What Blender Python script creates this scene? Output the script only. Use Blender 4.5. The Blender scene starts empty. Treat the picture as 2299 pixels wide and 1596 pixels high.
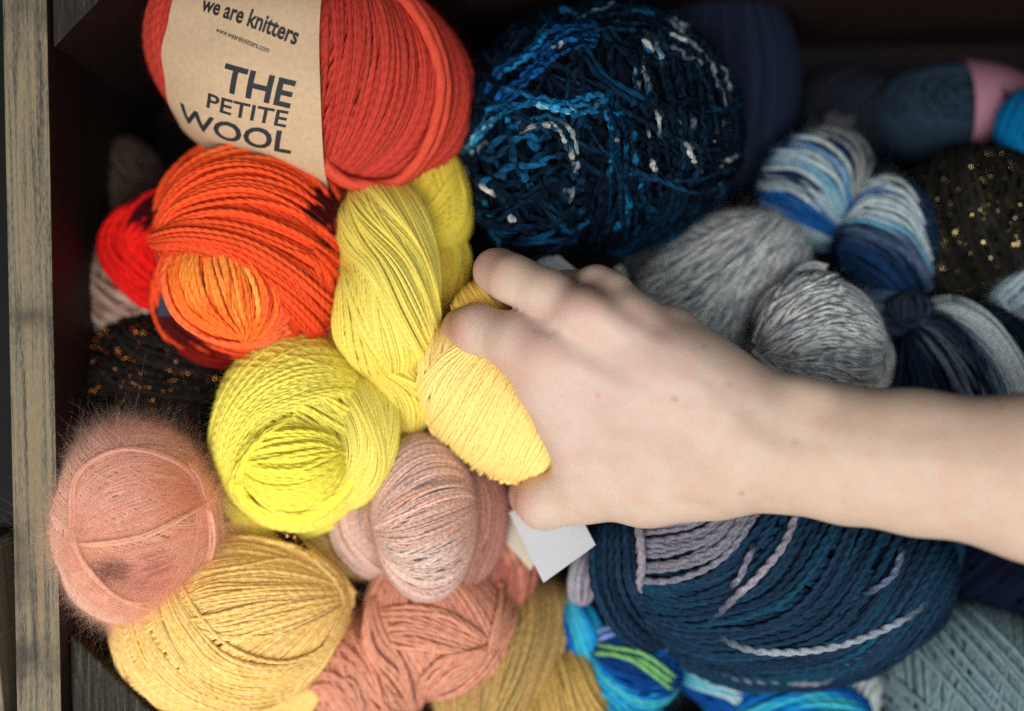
import bpy, math
import numpy as np
from mathutils import Matrix, Vector

rng = np.random.default_rng(7)
PI = math.pi

# ------------------------------------------------------------------ camera, world, light, exposure
K, H = 0.00018, 0.5                    # metres per photograph unit at z = 0; camera height
sc = bpy.context.scene
col = sc.collection
cam_d = bpy.data.cameras.new('camera'); cam = bpy.data.objects.new('camera', cam_d); col.objects.link(cam)
cam.location = (0, 0, H); cam.rotation_euler = (0, 0, 0)
cam_d.sensor_width = 36; cam_d.lens = 36 * H / (2298 * K)
cam_d.clip_start = 0.02; cam_d.clip_end = 20
cam_d.dof.use_dof = True; cam_d.dof.focus_distance = H - 0.004; cam_d.dof.aperture_fstop = 1.7
sc.camera = cam

w = bpy.data.worlds.new('World'); sc.world = w; w.use_nodes = True
bg = w.node_tree.nodes['Background']; bg.inputs[0].default_value = (0.80, 0.90, 1.0, 1); bg.inputs[1].default_value = 0.03

def area(name, loc, target, size, power, colour, spread=180):
    d = bpy.data.lights.new(name, 'AREA'); d.shape = 'RECTANGLE'; d.size, d.size_y = size; d.energy = power; d.color = colour
    d.spread = math.radians(spread)
    o = bpy.data.objects.new(name, d); col.objects.link(o); o.location = loc
    o.rotation_euler = (Vector(target) - Vector(loc)).to_track_quat('-Z', 'Y').to_euler()
    return o
area('window_light', (-0.30, -0.52, 0.80), (-0.05, -0.06, -0.02), (1.0, 0.8), 13.2, (1.0, 0.985, 0.965))
area('fill_light', (0.35, -0.15, 1.15), (0, -0.06, 0), (0.8, 0.7), 6.6, (0.92, 0.965, 1.0))  # overhead fill added to soften the shaded sides, no known lamp there

sc.view_settings.view_transform = 'Standard'; sc.view_settings.look = 'None'
sc.view_settings.exposure = 0.0; sc.view_settings.gamma = 1.0; sc.view_settings.use_curve_mapping = False
sc.render.engine = 'CYCLES'
sc.cycles.use_denoising = False
sc.cycles.max_bounces = 8; sc.cycles.diffuse_bounces = 4
sc.cycles.sample_clamp_indirect = 4

# ------------------------------------------------------------------ helpers
def S(z): return K * (H - z) / H
def P(px, py, z): s = S(z); return np.array([(px - 1149) * s, (798 - py) * s, z])
def lin(r, g, b, k=1.0):
    c = np.array([r, g, b], float) / 255
    return np.where(c <= 0.04045, c / 12.92, ((c + 0.055) / 1.055) ** 2.4) * k
def unit(v): return v / np.maximum(np.linalg.norm(v, axis=-1, keepdims=True), 1e-12)
def to_px(p):
    s = K * (H - p[..., 2]) / H
    return p[..., 0] / s + 1149, 798 - p[..., 1] / s

def tag(o, label=None, cat=None, group=None, kind=None):
    if label: o['label'] = label
    if cat: o['category'] = cat
    if group: o['group'] = group
    if kind: o['kind'] = kind
    return o
def empty(name, loc, label, cat, group=None):
    o = bpy.data.objects.new(name, None); col.objects.link(o); o.location = loc; o.empty_display_size = 0.02
    return tag(o, label, cat, group)

def world_loc(o):
    l = np.zeros(3)
    while o is not None: l += np.array(o.location); o = o.parent
    return l
def raw_mesh(name, V, F, mat, parent=None, attrs=None, smooth=True, origin=None):
    """V (n,3), F list of index arrays, each (k, sides)"""
    org = world_loc(parent) if parent is not None else (np.zeros(3) if origin is None else np.array(origin))
    me = bpy.data.meshes.new(name)
    me.vertices.add(len(V)); me.vertices.foreach_set('co', (V - org).astype(np.float32).ravel())
    loops = np.concatenate([f.ravel() for f in F]).astype(np.int32)
    tot = np.concatenate([np.full(len(f), f.shape[1]) for f in F]).astype(np.int32)
    start = np.concatenate([[0], np.cumsum(tot)[:-1]]).astype(np.int32)
    me.loops.add(len(loops)); me.loops.foreach_set('vertex_index', loops)
    me.polygons.add(len(tot)); me.polygons.foreach_set('loop_start', start)
    me.update(calc_edges=True)
    me.polygons.foreach_set('use_smooth', np.full(len(tot), smooth))
    for k, (typ, arr) in (attrs or {}).items():
        a = me.attributes.new(k, typ, 'POINT')
        if typ == 'FLOAT_COLOR':
            a.data.foreach_set('color', np.concatenate([arr, np.ones((len(arr), 1))], 1).astype(np.float32).ravel())
        elif typ == 'FLOAT_VECTOR':
            a.data.foreach_set('vector', arr.astype(np.float32).ravel())
        else:
            a.data.foreach_set('value', arr.astype(np.float32).ravel())
    me.validate(); me.update()
    me.materials.append(mat)
    o = bpy.data.objects.new(name, me); col.objects.link(o)
    if parent is not None: o.parent = parent
    elif origin is not None: o.location = origin
    return o

# ------------------------------------------------------------------ materials
def new_mat(name):
    m = bpy.data.materials.new(name); m.use_nodes = True
    return m, m.node_tree.nodes, m.node_tree.links, m.node_tree.nodes['Principled BSDF']
def math_node(N, L, op, a, b=None):
    n = N.new('ShaderNodeMath'); n.operation = op
    for i, x in enumerate((a, b)):
        if x is None: continue
        if isinstance(x, (int, float)): n.inputs[i].default_value = x
        else: L.new(x, n.inputs[i])
    return n.outputs[0]

def yarn_mat(name, plies=3, bump=0.6, dist=0.0004, sheen=0.35, rough=0.85, speck=0.25, speck_scale=900, sheen_tint=None):
    m, N, L, B = new_mat(name)
    a = N.new('ShaderNodeAttribute'); a.attribute_name = 'dye'
    p = N.new('ShaderNodeAttribute'); p.attribute_name = 'ply'
    sp = N.new('ShaderNodeSeparateXYZ'); L.new(p.outputs['Vector'], sp.inputs[0])
    ang = math_node(N, L, 'ARCTAN2', sp.outputs[1], sp.outputs[0])
    ph = math_node(N, L, 'SUBTRACT', math_node(N, L, 'MULTIPLY', ang, float(plies)), sp.outputs[2])
    hgt = math_node(N, L, 'COSINE', ph)
    tc = N.new('ShaderNodeTexCoord')
    nz = N.new('ShaderNodeTexNoise'); nz.inputs['Scale'].default_value = speck_scale; nz.inputs['Detail'].default_value = 3
    L.new(tc.outputs['Object'], nz.inputs['Vector'])
    h2 = math_node(N, L, 'ADD', hgt, math_node(N, L, 'MULTIPLY', nz.outputs['Fac'], 0.8))
    bp = N.new('ShaderNodeBump'); bp.inputs['Strength'].default_value = bump; bp.inputs['Distance'].default_value = dist
    L.new(h2, bp.inputs['Height'])
    # fibre to fibre variation of the dye
    rr = N.new('ShaderNodeMapRange'); rr.inputs['From Min'].default_value = 0.3; rr.inputs['From Max'].default_value = 0.7
    rr.inputs['To Min'].default_value = 1 - speck; rr.inputs['To Max'].default_value = 1 + speck
    L.new(nz.outputs['Fac'], rr.inputs['Value'])
    mx = N.new('ShaderNodeVectorMath'); mx.operation = 'SCALE'
    L.new(a.outputs['Color'], mx.inputs[0]); L.new(rr.outputs[0], mx.inputs['Scale'])
    L.new(mx.outputs[0], B.inputs['Base Color']); L.new(bp.outputs[0], B.inputs['Normal'])
    B.inputs['Roughness'].default_value = 1.0; B.inputs['Specular IOR Level'].default_value = 0.03
    B.inputs['Sheen Weight'].default_value = sheen; B.inputs['Sheen Roughness'].default_value = 0.45
    if sheen_tint is not None: B.inputs['Sheen Tint'].default_value = (*sheen_tint, 1)
    else: L.new(a.outputs['Color'], B.inputs['Sheen Tint'])
    return m

def fuzz_mat(name):
    m, N, L, B = new_mat(name)
    a = N.new('ShaderNodeAttribute'); a.attribute_name = 'dye'
    d = N.new('ShaderNodeBsdfDiffuse'); t = N.new('ShaderNodeBsdfTranslucent'); mx = N.new('ShaderNodeMixShader'); mx.inputs[0].default_value = 0.55
    L.new(a.outputs['Color'], d.inputs[0]); L.new(a.outputs['Color'], t.inputs[0])
    L.new(d.outputs[0], mx.inputs[1]); L.new(t.outputs[0], mx.inputs[2])
    L.new(mx.outputs[0], N['Material Output'].inputs[0])
    return m

WOOL = yarn_mat('plied_wool', 3, 0.36, sheen=0.25, speck=0.17, speck_scale=1300)
SOFT = yarn_mat('soft_single_ply_wool', 2, 0.18, sheen=0.25, speck=0.09, speck_scale=1500)
HEATHER = yarn_mat('heathered_wool', 2, 0.25, sheen=0.25, speck=0.18, speck_scale=700)
CHAIN = yarn_mat('chunky_cabled_wool', 2, 0.2, speck=0.3, sheen=0.2)
MOHAIR = yarn_mat('brushed_mohair', 2, 0.1, sheen=0.4, speck=0.06)
FUZZ = fuzz_mat('loose_wool_fibre')

def flat_mat(name, rgb, rough=0.7, metal=0.0, noise=0.0, scale=300, bump=0.0, spec=0.3):
    m, N, L, B = new_mat(name)
    B.inputs['Roughness'].default_value = rough; B.inputs['Metallic'].default_value = metal; B.inputs['Specular IOR Level'].default_value = spec
    tc = N.new('ShaderNodeTexCoord'); nz = N.new('ShaderNodeTexNoise'); nz.inputs['Scale'].default_value = scale; nz.inputs['Detail'].default_value = 5
    L.new(tc.outputs['Object'], nz.inputs['Vector'])
    cr = N.new('ShaderNodeValToRGB'); L.new(nz.outputs['Fac'], cr.inputs[0])
    cr.color_ramp.elements[0].position = 0.25; cr.color_ramp.elements[1].position = 0.75
    cr.color_ramp.elements[0].color = (*(np.array(rgb) * (1 - noise)), 1); cr.color_ramp.elements[1].color = (*np.minimum(np.array(rgb) * (1 + noise), 1), 1)
    L.new(cr.outputs[0], B.inputs['Base Color'])
    if bump:
        b = N.new('ShaderNodeBump'); b.inputs['Strength'].default_value = bump; b.inputs['Distance'].default_value = 0.0005
        L.new(nz.outputs['Fac'], b.inputs['Height']); L.new(b.outputs[0], B.inputs['Normal'])
    return m

def wood_mat(name, stops, grain=60, stain=None, rough=0.75, along='Y', bump=0.5, stain_scale=9.0):
    """long grain along one object axis, with paler streaks and weathered patches"""
    m, N, L, B = new_mat(name)
    tc = N.new('ShaderNodeTexCoord')
    def mapped(sx, sl):
        mp = N.new('ShaderNodeMapping'); s = {'X': (sl, sx, sx), 'Y': (sx, sl, sx), 'Z': (sx, sx, sl)}[along]
        mp.inputs['Scale'].default_value = s; L.new(tc.outputs['Object'], mp.inputs['Vector']); return mp.outputs[0]
    n1 = N.new('ShaderNodeTexNoise'); n1.inputs['Scale'].default_value = 1; n1.inputs['Detail'].default_value = 4; n1.inputs['Distortion'].default_value = 0.8
    L.new(mapped(grain * 5, grain * 0.16), n1.inputs['Vector'])
    n2 = N.new('ShaderNodeTexNoise'); n2.inputs['Scale'].default_value = 1; n2.inputs['Detail'].default_value = 8; n2.inputs['Roughness'].default_value = 0.75
    L.new(mapped(grain * 22, grain * 3.2), n2.inputs['Vector'])
    mix = math_node(N, L, 'ADD', math_node(N, L, 'MULTIPLY', n1.outputs['Fac'], 0.5), math_node(N, L, 'MULTIPLY', n2.outputs['Fac'], 0.5))
    cr = N.new('ShaderNodeValToRGB'); L.new(mix, cr.inputs[0])
    el = cr.color_ramp.elements
    while len(el) < len(stops): el.new(0.5)
    for e, (p, c) in zip(el, stops): e.position = p; e.color = (*c, 1)
    out = cr.outputs[0]
    if stain is not None:
        n3 = N.new('ShaderNodeTexNoise'); n3.inputs['Scale'].default_value = 1; n3.inputs['Detail'].default_value = 4
        L.new(mapped(stain_scale, stain_scale * 1.6), n3.inputs['Vector'])
        r3 = N.new('ShaderNodeMapRange'); r3.inputs['From Min'].default_value = 0.55; r3.inputs['From Max'].default_value = 0.66; L.new(n3.outputs['Fac'], r3.inputs['Value'])
        f3 = math_node(N, L, 'MULTIPLY', r3.outputs[0], 0.75)
        mm = N.new('ShaderNodeMix'); mm.data_type = 'RGBA'; L.new(f3, mm.inputs[0]); L.new(out, mm.inputs[6]); mm.inputs[7].default_value = (*stain, 1)
        out = mm.outputs[2]
    L.new(out, B.inputs['Base Color']); B.inputs['Roughness'].default_value = rough; B.inputs['Specular IOR Level'].default_value = 0.2
    b = N.new('ShaderNodeBump'); b.inputs['Strength'].default_value = bump; b.inputs['Distance'].default_value = 0.0006
    L.new(mix, b.inputs['Height']); L.new(b.outputs[0], B.inputs['Normal'])
    return m

RIM = wood_mat('weathered_plank_edge', [(0.39, (0.05, 0.043, 0.031)), (0.46, (0.14, 0.118, 0.08)), (0.53, (0.22, 0.185, 0.125)), (0.565, (0.30, 0.2, 0.1)), (0.595, (0.18, 0.15, 0.1)), (0.66, (0.26, 0.215, 0.145))], grain=80, stain=(0.05, 0.045, 0.036), bump=1.0, stain_scale=15.0)
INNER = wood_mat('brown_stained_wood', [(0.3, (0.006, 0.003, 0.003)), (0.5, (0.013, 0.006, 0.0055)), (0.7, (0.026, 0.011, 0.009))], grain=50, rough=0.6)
POST = wood_mat('rough_grey_end_grain', [(0.42, (0.008, 0.007, 0.0055)), (0.51, (0.028, 0.024, 0.018)), (0.60, (0.085, 0.074, 0.052))], grain=150, stain=(0.02, 0.016, 0.012), bump=1.0)
DARK = flat_mat('dark_table_wood', (0.003, 0.0028, 0.003), 0.7, noise=0.5, scale=40)

# ------------------------------------------------------------------ yarn geometry
class Buf:
    def __init__(self): self.V = []; self.F = {}; self.C = []; self.A = []; self.n = 0; self.src = []
    def add(self, V, F, C, A):
        self.V.append(V); self.C.append(C); self.A.append(A)
        for f in F: self.F.setdefault(f.shape[1], []).append(f + self.n)
        self.n += len(V)
    def tubes(self, pts, nrm, rad, cols, m=6, closed=False, pitch=0.004, ply_amp=0.0, plies=3):
        Sn, n = pts.shape[:2]
        rad = np.broadcast_to(np.asarray(rad, float), (Sn, n)); cols = np.broadcast_to(cols, (Sn, n, 3))
        if closed: T = np.roll(pts, -1, 1) - np.roll(pts, 1, 1)
        else: T = np.gradient(pts, axis=1)
        T = unit(T); Bn = unit(np.cross(T, nrm)); Nn = np.cross(Bn, T)
        seg = np.linalg.norm(np.diff(pts, axis=1), axis=2); Ln = np.concatenate([np.zeros((Sn, 1)), np.cumsum(seg, 1)], 1)
        Ln = Ln * 2 * PI / pitch + rng.uniform(0, 6, (Sn, 1))
        th = np.arange(m) * 2 * PI / m
        rr = rad[:, :, None] * (1 + ply_amp * (np.abs(np.cos(0.5 * (plies * th[None, None] - Ln[:, :, None]))) - 0.6))
        V = pts[:, :, None] + rr[..., None] * (np.cos(th)[None, None, :, None] * Nn[:, :, None] + np.sin(th)[None, None, :, None] * Bn[:, :, None])
        idx = np.arange(Sn * n * m).reshape(Sn, n, m)
        nx = np.roll(idx, -1, 1) if closed else idx[:, 1:]
        a = idx if closed else idx[:, :-1]
        F = np.stack([a, np.roll(a, -1, 2), np.roll(nx, -1, 2), nx], -1).reshape(-1, 4)
        A = np.stack([np.broadcast_to(np.cos(th), (Sn, n, m)), np.broadcast_to(np.sin(th), (Sn, n, m)), np.broadcast_to(Ln[..., None], (Sn, n, m))], -1)
        C = np.broadcast_to(cols[:, :, None], (Sn, n, m, 3))
        self.add(V.reshape(-1, 3), [F], C.reshape(-1, 3), A.reshape(-1, 3))
        self.src.append((pts.reshape(-1, 3), Nn.reshape(-1, 3), T.reshape(-1, 3), np.asarray(cols).reshape(-1, 3), rad.reshape(-1)))
    def build(self, name, mat, parent):
        return raw_mesh(name, np.concatenate(self.V), [np.concatenate(f) for f in self.F.values()], mat, parent,
                        {'dye': ('FLOAT_COLOR', np.concatenate(self.C)), 'ply': ('FLOAT_VECTOR', np.concatenate(self.A))})

def fuzz(buf, parent, count, length, rad=0.00003, lift=0.5, tint=1.0, seed=0, npt=5, curl=0.7):
    """loose fibres standing off the strands"""
    if count < 12000: count = int(count * 2.6)
    g = np.random.default_rng(seed)
    src = [np.concatenate(x) for x in zip(*buf.src)]
    vis = np.nonzero(src[1][:, 2] > -0.35)[0]
    k = g.choice(vis, count); p, n, t, c, r = (x[k] for x in src)
    d = unit(n * lift + t * g.normal(0, 0.8, (count, 1)) + g.normal(0, 0.35, (count, 3)))
    bend = g.normal(0, curl, (count, 3)); ln = length * g.lognormal(0, 0.45, (count, 1))
    s = np.linspace(0, 1, npt)
    pts = (p + n * r[:, None] * 0.5)[:, None] + ln[:, None] * (d[:, None] * s[None, :, None] + bend[:, None] * (s ** 2)[None, :, None] * 0.5)
    pts = pts - world_loc(parent)
    cu = bpy.data.hair_curves.new('fuzz'); cu.add_curves([npt] * count)
    cu.attributes['position'].data.foreach_set('vector', pts.astype(np.float32).ravel())
    ra = cu.attributes.get('radius') or cu.attributes.new('radius', 'FLOAT', 'POINT')
    ra.data.foreach_set('value', (rad * np.tile(np.linspace(1, 0.4, npt), count)).astype(np.float32))
    ca = cu.attributes.new('dye', 'FLOAT_COLOR', 'POINT')
    cc = np.concatenate([np.clip(c * tint, 0, 0.95), np.ones((count, 1))], 1)
    ca.data.foreach_set('color', np.repeat(cc, npt, 0).astype(np.float32).ravel())
    cu.materials.append(FUZZ)
    o = bpy.data.objects.new('fuzz', cu); col.objects.link(o); o.parent = parent
    return o

# dye functions: f(i across 0..1 (S,1), t along 0..1 (1,n), px, py (S,n)) -> (S,n,3)
def noise1(x, seed=0):
    """smooth periodic-free 1-D value noise, any array"""
    g = np.random.default_rng(seed).uniform(0, 1, 512)
    i = np.floor(x).astype(int); f = x - i; f = f * f * (3 - 2 * f)
    return g[i % 512] * (1 - f) + g[(i + 1) % 512] * f
def solid(c, jit=0.08, hue=0.03):
    c = np.array(c)
    def f(i, t, px, py):
        j = 1 + rng.normal(0, jit, i.shape)[..., None] + rng.normal(0, hue, i.shape + (3,))
        return np.clip(c * np.broadcast_to(j, px.shape + (3,)), 0.001, 0.95)
    return f
def varied(stops, ft=4, fi=3, soft=1.0, jit=0.06, seed=3, rnd=0.25):
    """dye changes along the strand and slowly from strand to strand: stops [(level, rgb)...]"""
    lv = np.array([s[0] for s in stops]); cs = np.array([s[1] for s in stops])
    def f(i, t, px, py):
        x = noise1(t * ft + i * fi + rng.uniform(0, rnd * 4, i.shape), seed) * (1 - rnd) + rng.uniform(0, 1, i.shape) * rnd
        x = np.broadcast_to(x, px.shape)
        o = np.stack([np.interp(x, lv, cs[:, k]) for k in range(3)], -1)
        return np.clip(o * (1 + rng.normal(0, jit, i.shape))[..., None], 0.001, 0.95)
    return f
def spots(base, patches, jit=0.08):
    """base dye with dyed stretches of yarn and the painted shade of a hollow: (px, py, rx, ry, rgb, chance)"""
    def f(i, t, px, py):
        o = base(i, t, px, py)
        for (x, y, rx, ry, c, ch) in patches:
            on = (rng.uniform(0, 1, i.shape) < ch)
            wob = rng.normal(0, 0.22, i.shape)
            q = 1 - np.clip((np.sqrt(((px - x) / rx) ** 2 + ((py - y) / ry) ** 2) - 0.8 + wob) / 0.3, 0, 1)
            q = (q * on)[..., None]
            o = o * (1 - q) + np.array(c) * (1 + rng.normal(0, jit, i.shape))[..., None] * q
        return np.clip(o, 0.001, 0.95)
    return f

def basis(ax, ref=None):
    ax = unit(np.array(ax, float)); r = np.array(ref if ref is not None else (0.31, 0.2, 0.93), float)
    e1 = unit(r - ax * (r @ ax)); return ax, e1, np.cross(ax, e1)

def rotm(rot, tiltx=0, tilty=0):
    return np.array(Matrix.Rotation(math.radians(rot), 3, 'Z') @ Matrix.Rotation(math.radians(tilty), 3, 'Y') @ Matrix.Rotation(math.radians(tiltx), 3, 'X'))

def ball(buf, c, rad, bundles, r, dye, rot=0, tiltx=0, tilty=0, egg=0.0, npt=72, m=6, pitch=None, ply_amp=0.0, plies=3, core=0.97, slub=None, uneven=False):
    """c (px, py, z mm); rad in photograph units; r strand radius in mm"""
    z = c[2] / 1000; C = P(c[0], c[1], z); R3 = np.array(rad, float) * S(z); M = rotm(rot, tiltx, tilty); r = r / 1000
    def place(u):
        v = u.copy()
        if egg: v[..., 1:] *= 1 - egg * u[..., :1]
        n = unit((u / R3) @ M.T); return C + (v * R3) @ M.T, n
    meanR = R3.mean()
    for b in bundles:
        kind = b[0]; o = dict(lo=-0.985, hi=0.985, n=None, lift=0.0, jit=0.25, wob=0.012, tilt=0.03, arc=None, ref=None, dye=dye, rs=1.0, fill=0.68, k=(1, 3))
        o.update(b[2])
        ax, e1, e2 = basis(b[1], o['ref'])
        rr = r * o['rs']
        ext = np.linalg.norm(ax * R3)
        span = (o['hi'] - o['lo']) * (ext if kind == 'par' else meanR)
        n = o['n'] or max(3, int(span / (2 * rr * o['fill'])))
        i = (np.arange(n)[:, None] + 0.5) / n
        st = (o['hi'] - o['lo']) / n
        base = o['lo'] + (o['hi'] - o['lo']) * i + rng.normal(0, o['jit'], (n, 1)) * st
        kk = rng.integers(o['k'][0], o['k'][1] + 1)
        phs = noise1(i * 3 + rng.uniform(0, 99), 5) * 6 + rng.normal(0, 0.4, (n, 1))
        if kind == 'par':
            closed = o['arc'] is None
            t = np.linspace(0, 2 * PI, npt, endpoint=False)[None] if closed else np.linspace(o['arc'][0], o['arc'][1], npt)[None] * PI
            d = base + o['wob'] * np.sin(kk * t + phs) + rng.normal(0, o['tilt'], (n, 1)) * np.sin(t + rng.uniform(0, 6, (n, 1)))
            d = np.clip(d, -0.995, 0.995); q = np.sqrt(1 - d * d)
            u = d[..., None] * ax + q[..., None] * (np.cos(t)[..., None] * e1 + np.sin(t)[..., None] * e2)
        else:
            closed = False; a0, a1 = o['arc'] or (0.05, 0.95)
            t = np.linspace(a0, a1, npt)[None] * PI
            ph = base + o['wob'] * np.sin(kk * t + phs)
            u = np.cos(t)[..., None] * ax + np.sin(t)[..., None] * (np.cos(ph)[..., None] * e1 + np.sin(ph)[..., None] * e2)
        lift = 1 + (o['lift'] / 1000 + rng.uniform(-0.4, 0.45, (n, 1)) * rr + 0.3 * rr * np.sin(2 * t + phs * 2)) / meanR
        pts, nr = place(u * lift[..., None])
        px, py = to_px(pts)
        tt = np.broadcast_to((t - t.min()) / (t.max() - t.min()), px.shape)
        cols = o['dye'](i, tt, px, py)
        rad_ = rr * (1 + rng.normal(0, 0.06, (n, 1))) * np.ones_like(px)
        if slub:
            g = noise1(tt * slub[0] + rng.uniform(0, 400, (n, 1)), 11)
            s_ = np.clip((g - slub[1]) / (1 - slub[1]), 0, 1)
            rad_ = rad_ * (1 + slub[2] * s_)
            pick = np.array(slub[3])[rng.integers(0, len(slub[3]), n)][:, None]
            cols = cols * (1 - np.clip(s_ * 3.0, 0, 1)[..., None]) + pick * np.clip(s_ * 3.0, 0, 1)[..., None]
        if uneven:
            ph_ = rng.uniform(0, 400, (n, 1)); rad_ = rad_ * (0.65 + 0.7 * noise1(tt * npt * 0.35 + ph_, 14))
            pts = pts + rr * 0.9 * (np.stack([noise1(tt * npt * 0.22 + ph_ + 60 * q_, 15) for q_ in range(3)], -1) - 0.5) * 2
        buf.tubes(pts, nr, rad_, cols, m, closed, pitch or rr * 5, ply_amp, plies)
    if core:
        nu, nv = 40, 20
        th = np.linspace(0, 2 * PI, nu, endpoint=False); ph = np.linspace(0.02, PI - 0.02, nv)
        u = np.stack([np.cos(ph)[:, None] * np.ones(nu), np.sin(ph)[:, None] * np.cos(th), np.sin(ph)[:, None] * np.sin(th)], -1) * (core - r / meanR)
        pts, nr = place(u); px, py = to_px(pts)
        cc = dye(np.full((nv, 1), 0.5), np.full((nv, nu), 0.5), px, py)
        idx = np.arange(nu * nv).reshape(nv, nu)
        F = np.stack([idx[:-1], idx[1:], np.roll(idx, -1, 1)[1:], np.roll(idx, -1, 1)[:-1]], -1).reshape(-1, 4)
        buf.add(pts.reshape(-1, 3), [F], cc.reshape(-1, 3), np.zeros((nu * nv, 3)) + [1, 0, 0])

def catmull(p, n):
    p = np.array(p, float); p = np.vstack([2 * p[0] - p[1], p, 2 * p[-1] - p[-2]])
    s = np.linspace(0, len(p) - 3 - 1e-6, n); i = s.astype(int); f = (s - i)[:, None]
    a, b, c, d = p[i], p[i + 1], p[i + 2], p[i + 3]
    return 0.5 * (2 * b + (c - a) * f + (2 * a - 5 * b + 4 * c - d) * f ** 2 + (3 * b - a - 3 * c + d) * f ** 3)

def lobe(buf, pts, twist, r, dye, depth=0.85, npt=64, m=6, cap=(5, 5), n=None, layers=2, wob=0.12, pitch=None, phase=0.0, core=True, fill=0.68, ply_amp=0.0, plies=3, capmin=0.05, rough=1.0):
    """a fold of a twisted hank: pts [(px, py, z mm, half width)], strands run along it and turn by twist radians"""
    pts = np.array([(*P(a, b, z / 1000), hw * S(z / 1000)) for a, b, z, hw in pts])
    sp = catmull(pts, npt); ctr, hw = sp[:, :3], sp[:, 3]
    s = np.linspace(0, 1, npt)
    e = np.minimum((1 - np.abs(1 - 2 * np.minimum(s, 0.5)) ** cap[0]) if cap[0] else 1, 1) * np.minimum((1 - np.abs(2 * np.maximum(s, 0.5) - 1) ** cap[1]) if cap[1] else 1, 1)
    hw = hw * np.maximum(np.sqrt(np.clip(e, 0, 1)), capmin)
    T = unit(np.gradient(ctr, axis=0)); up = unit(np.array([0, 0, 1.0]) - T[:, 2:3] * T); sd = np.cross(T, up)
    r = r / 1000
    for ly in range(layers):
        N = n or int(2 * PI * hw.max() * (1 + depth) / 2 / (2 * r * fill))
        i = (np.arange(N)[:, None] + rng.uniform(0, 1)) / N
        a0 = noise1(i * 9 + rng.uniform(0, 99), 21 + ly) * 6
        phi = 2 * PI * i + phase + twist * s[None] + (wob * np.sin(2 * PI * s[None] * rng.uniform(0.6, 1.3) + a0) + rng.normal(0, 0.7, (N, 1)) * 2 * PI / N)
        rr = hw[None] * (1 + rough * 0.025 * np.sin(a0 * 2 + 5 * s[None])) - ly * r * 1.1 + rng.uniform(-0.5, 0.5, (N, 1)) * r * 1.2 * rough
        rr = np.maximum(rr, r * 0.5)
        q = ctr[None] + (rr * np.cos(phi))[..., None] * sd[None] + (rr * depth * np.sin(phi))[..., None] * up[None]
        nr = unit(np.cos(phi)[..., None] * sd[None] + np.sin(phi)[..., None] / depth * up[None])
        px, py = to_px(q)
        cols = dye((i + phase / 6.283) % 1.0, np.broadcast_to(s[None], px.shape), px, py)
        buf.tubes(q, nr, r * (1 + rng.normal(0, 0.07, (N, 1))) * np.ones_like(px), cols, m, False, pitch or r * 5, ply_amp, plies)
    if core:
        nu = 24; th = np.arange(nu) * 2 * PI / nu; k = np.maximum(hw - 2.0 * r, r * 0.4)
        q = ctr[:, None] + (k[:, None] * np.cos(th))[..., None] * sd[:, None] + (k[:, None] * depth * np.sin(th))[..., None] * up[:, None]
        px, py = to_px(q)
        cc = dye(np.full((npt, 1), 0.5), np.broadcast_to(s[:, None], px.shape), px, py)
        idx = np.arange(npt * nu).reshape(npt, nu); b = np.roll(idx, -1, 1)
        buf.add(q.reshape(-1, 3), [np.stack([idx[:-1], b[:-1], b[1:], idx[1:]], -1).reshape(-1, 4)], cc.reshape(-1, 3), np.zeros((npt * nu, 3)) + [1, 0, 0])

def strand(buf, pts, r, dye_rgb, n=40, m=8, pitch=None, ply_amp=0.0):
    """one loose end of yarn through (px, py, z mm) points"""
    c = catmull([P(a, b, z / 1000) for a, b, z in pts], n)
    nr = np.broadcast_to([0.05, 0.1, 1.0], c.shape)
    buf.tubes(c[None], nr[None], np.full((1, n), r / 1000), np.broadcast_to(np.array(dye_rgb), (1, n, 3)), m, False, pitch or r / 200, ply_amp)

def bands(stops, amp=0.12, jit=0.06, seed=5, ft=3):
    """dye that follows the place of the strand in its bundle, drifting along its length"""
    lv = np.array([s_[0] for s_ in stops]); cs = np.array([s_[1] for s_ in stops])
    def f(i, t, px, py):
        x = np.broadcast_to(i, px.shape) + amp * 2 * (noise1(t * ft + np.round(i * 9) * 1.7, seed) - 0.5) + rng.normal(0, amp * 0.25, i.shape)
        o = np.stack([np.interp(x, lv, cs[:, k]) for k in range(3)], -1)
        return np.clip(o * (1 + rng.normal(0, jit, i.shape))[..., None], 0.001, 0.95)
    return f

def on_ball(px, py, surf, lift):
    """points of the picture laid on the front of an ellipsoid (c, rad, rot), lift in mm off it"""
    c, rad, rot = surf; cz = c[2] / 1000; C = P(*c[:2], cz); R3 = np.array(rad, float) * S(cz); M = rotm(rot)
    z = np.full(px.shape, cz + R3[2] * 0.7)
    for _ in range(6):
        sz = K * (H - z) / H
        p = np.stack([(px - 1149) * sz, (798 - py) * sz, z], -1); l = (p - C) @ M / R3
        rho = np.clip(1 - l[..., 0] ** 2 - l[..., 1] ** 2, 0.0, 1); z = cz + R3[2] * np.sqrt(rho)
    sz = K * (H - z) / H; p = np.stack([(px - 1149) * sz, (798 - py) * sz, z], -1)
    l = (p - C) @ M; n = unit((l / R3 ** 2) @ M.T)
    return p + n * (np.asarray(lift) / 1000)[..., None], n

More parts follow.
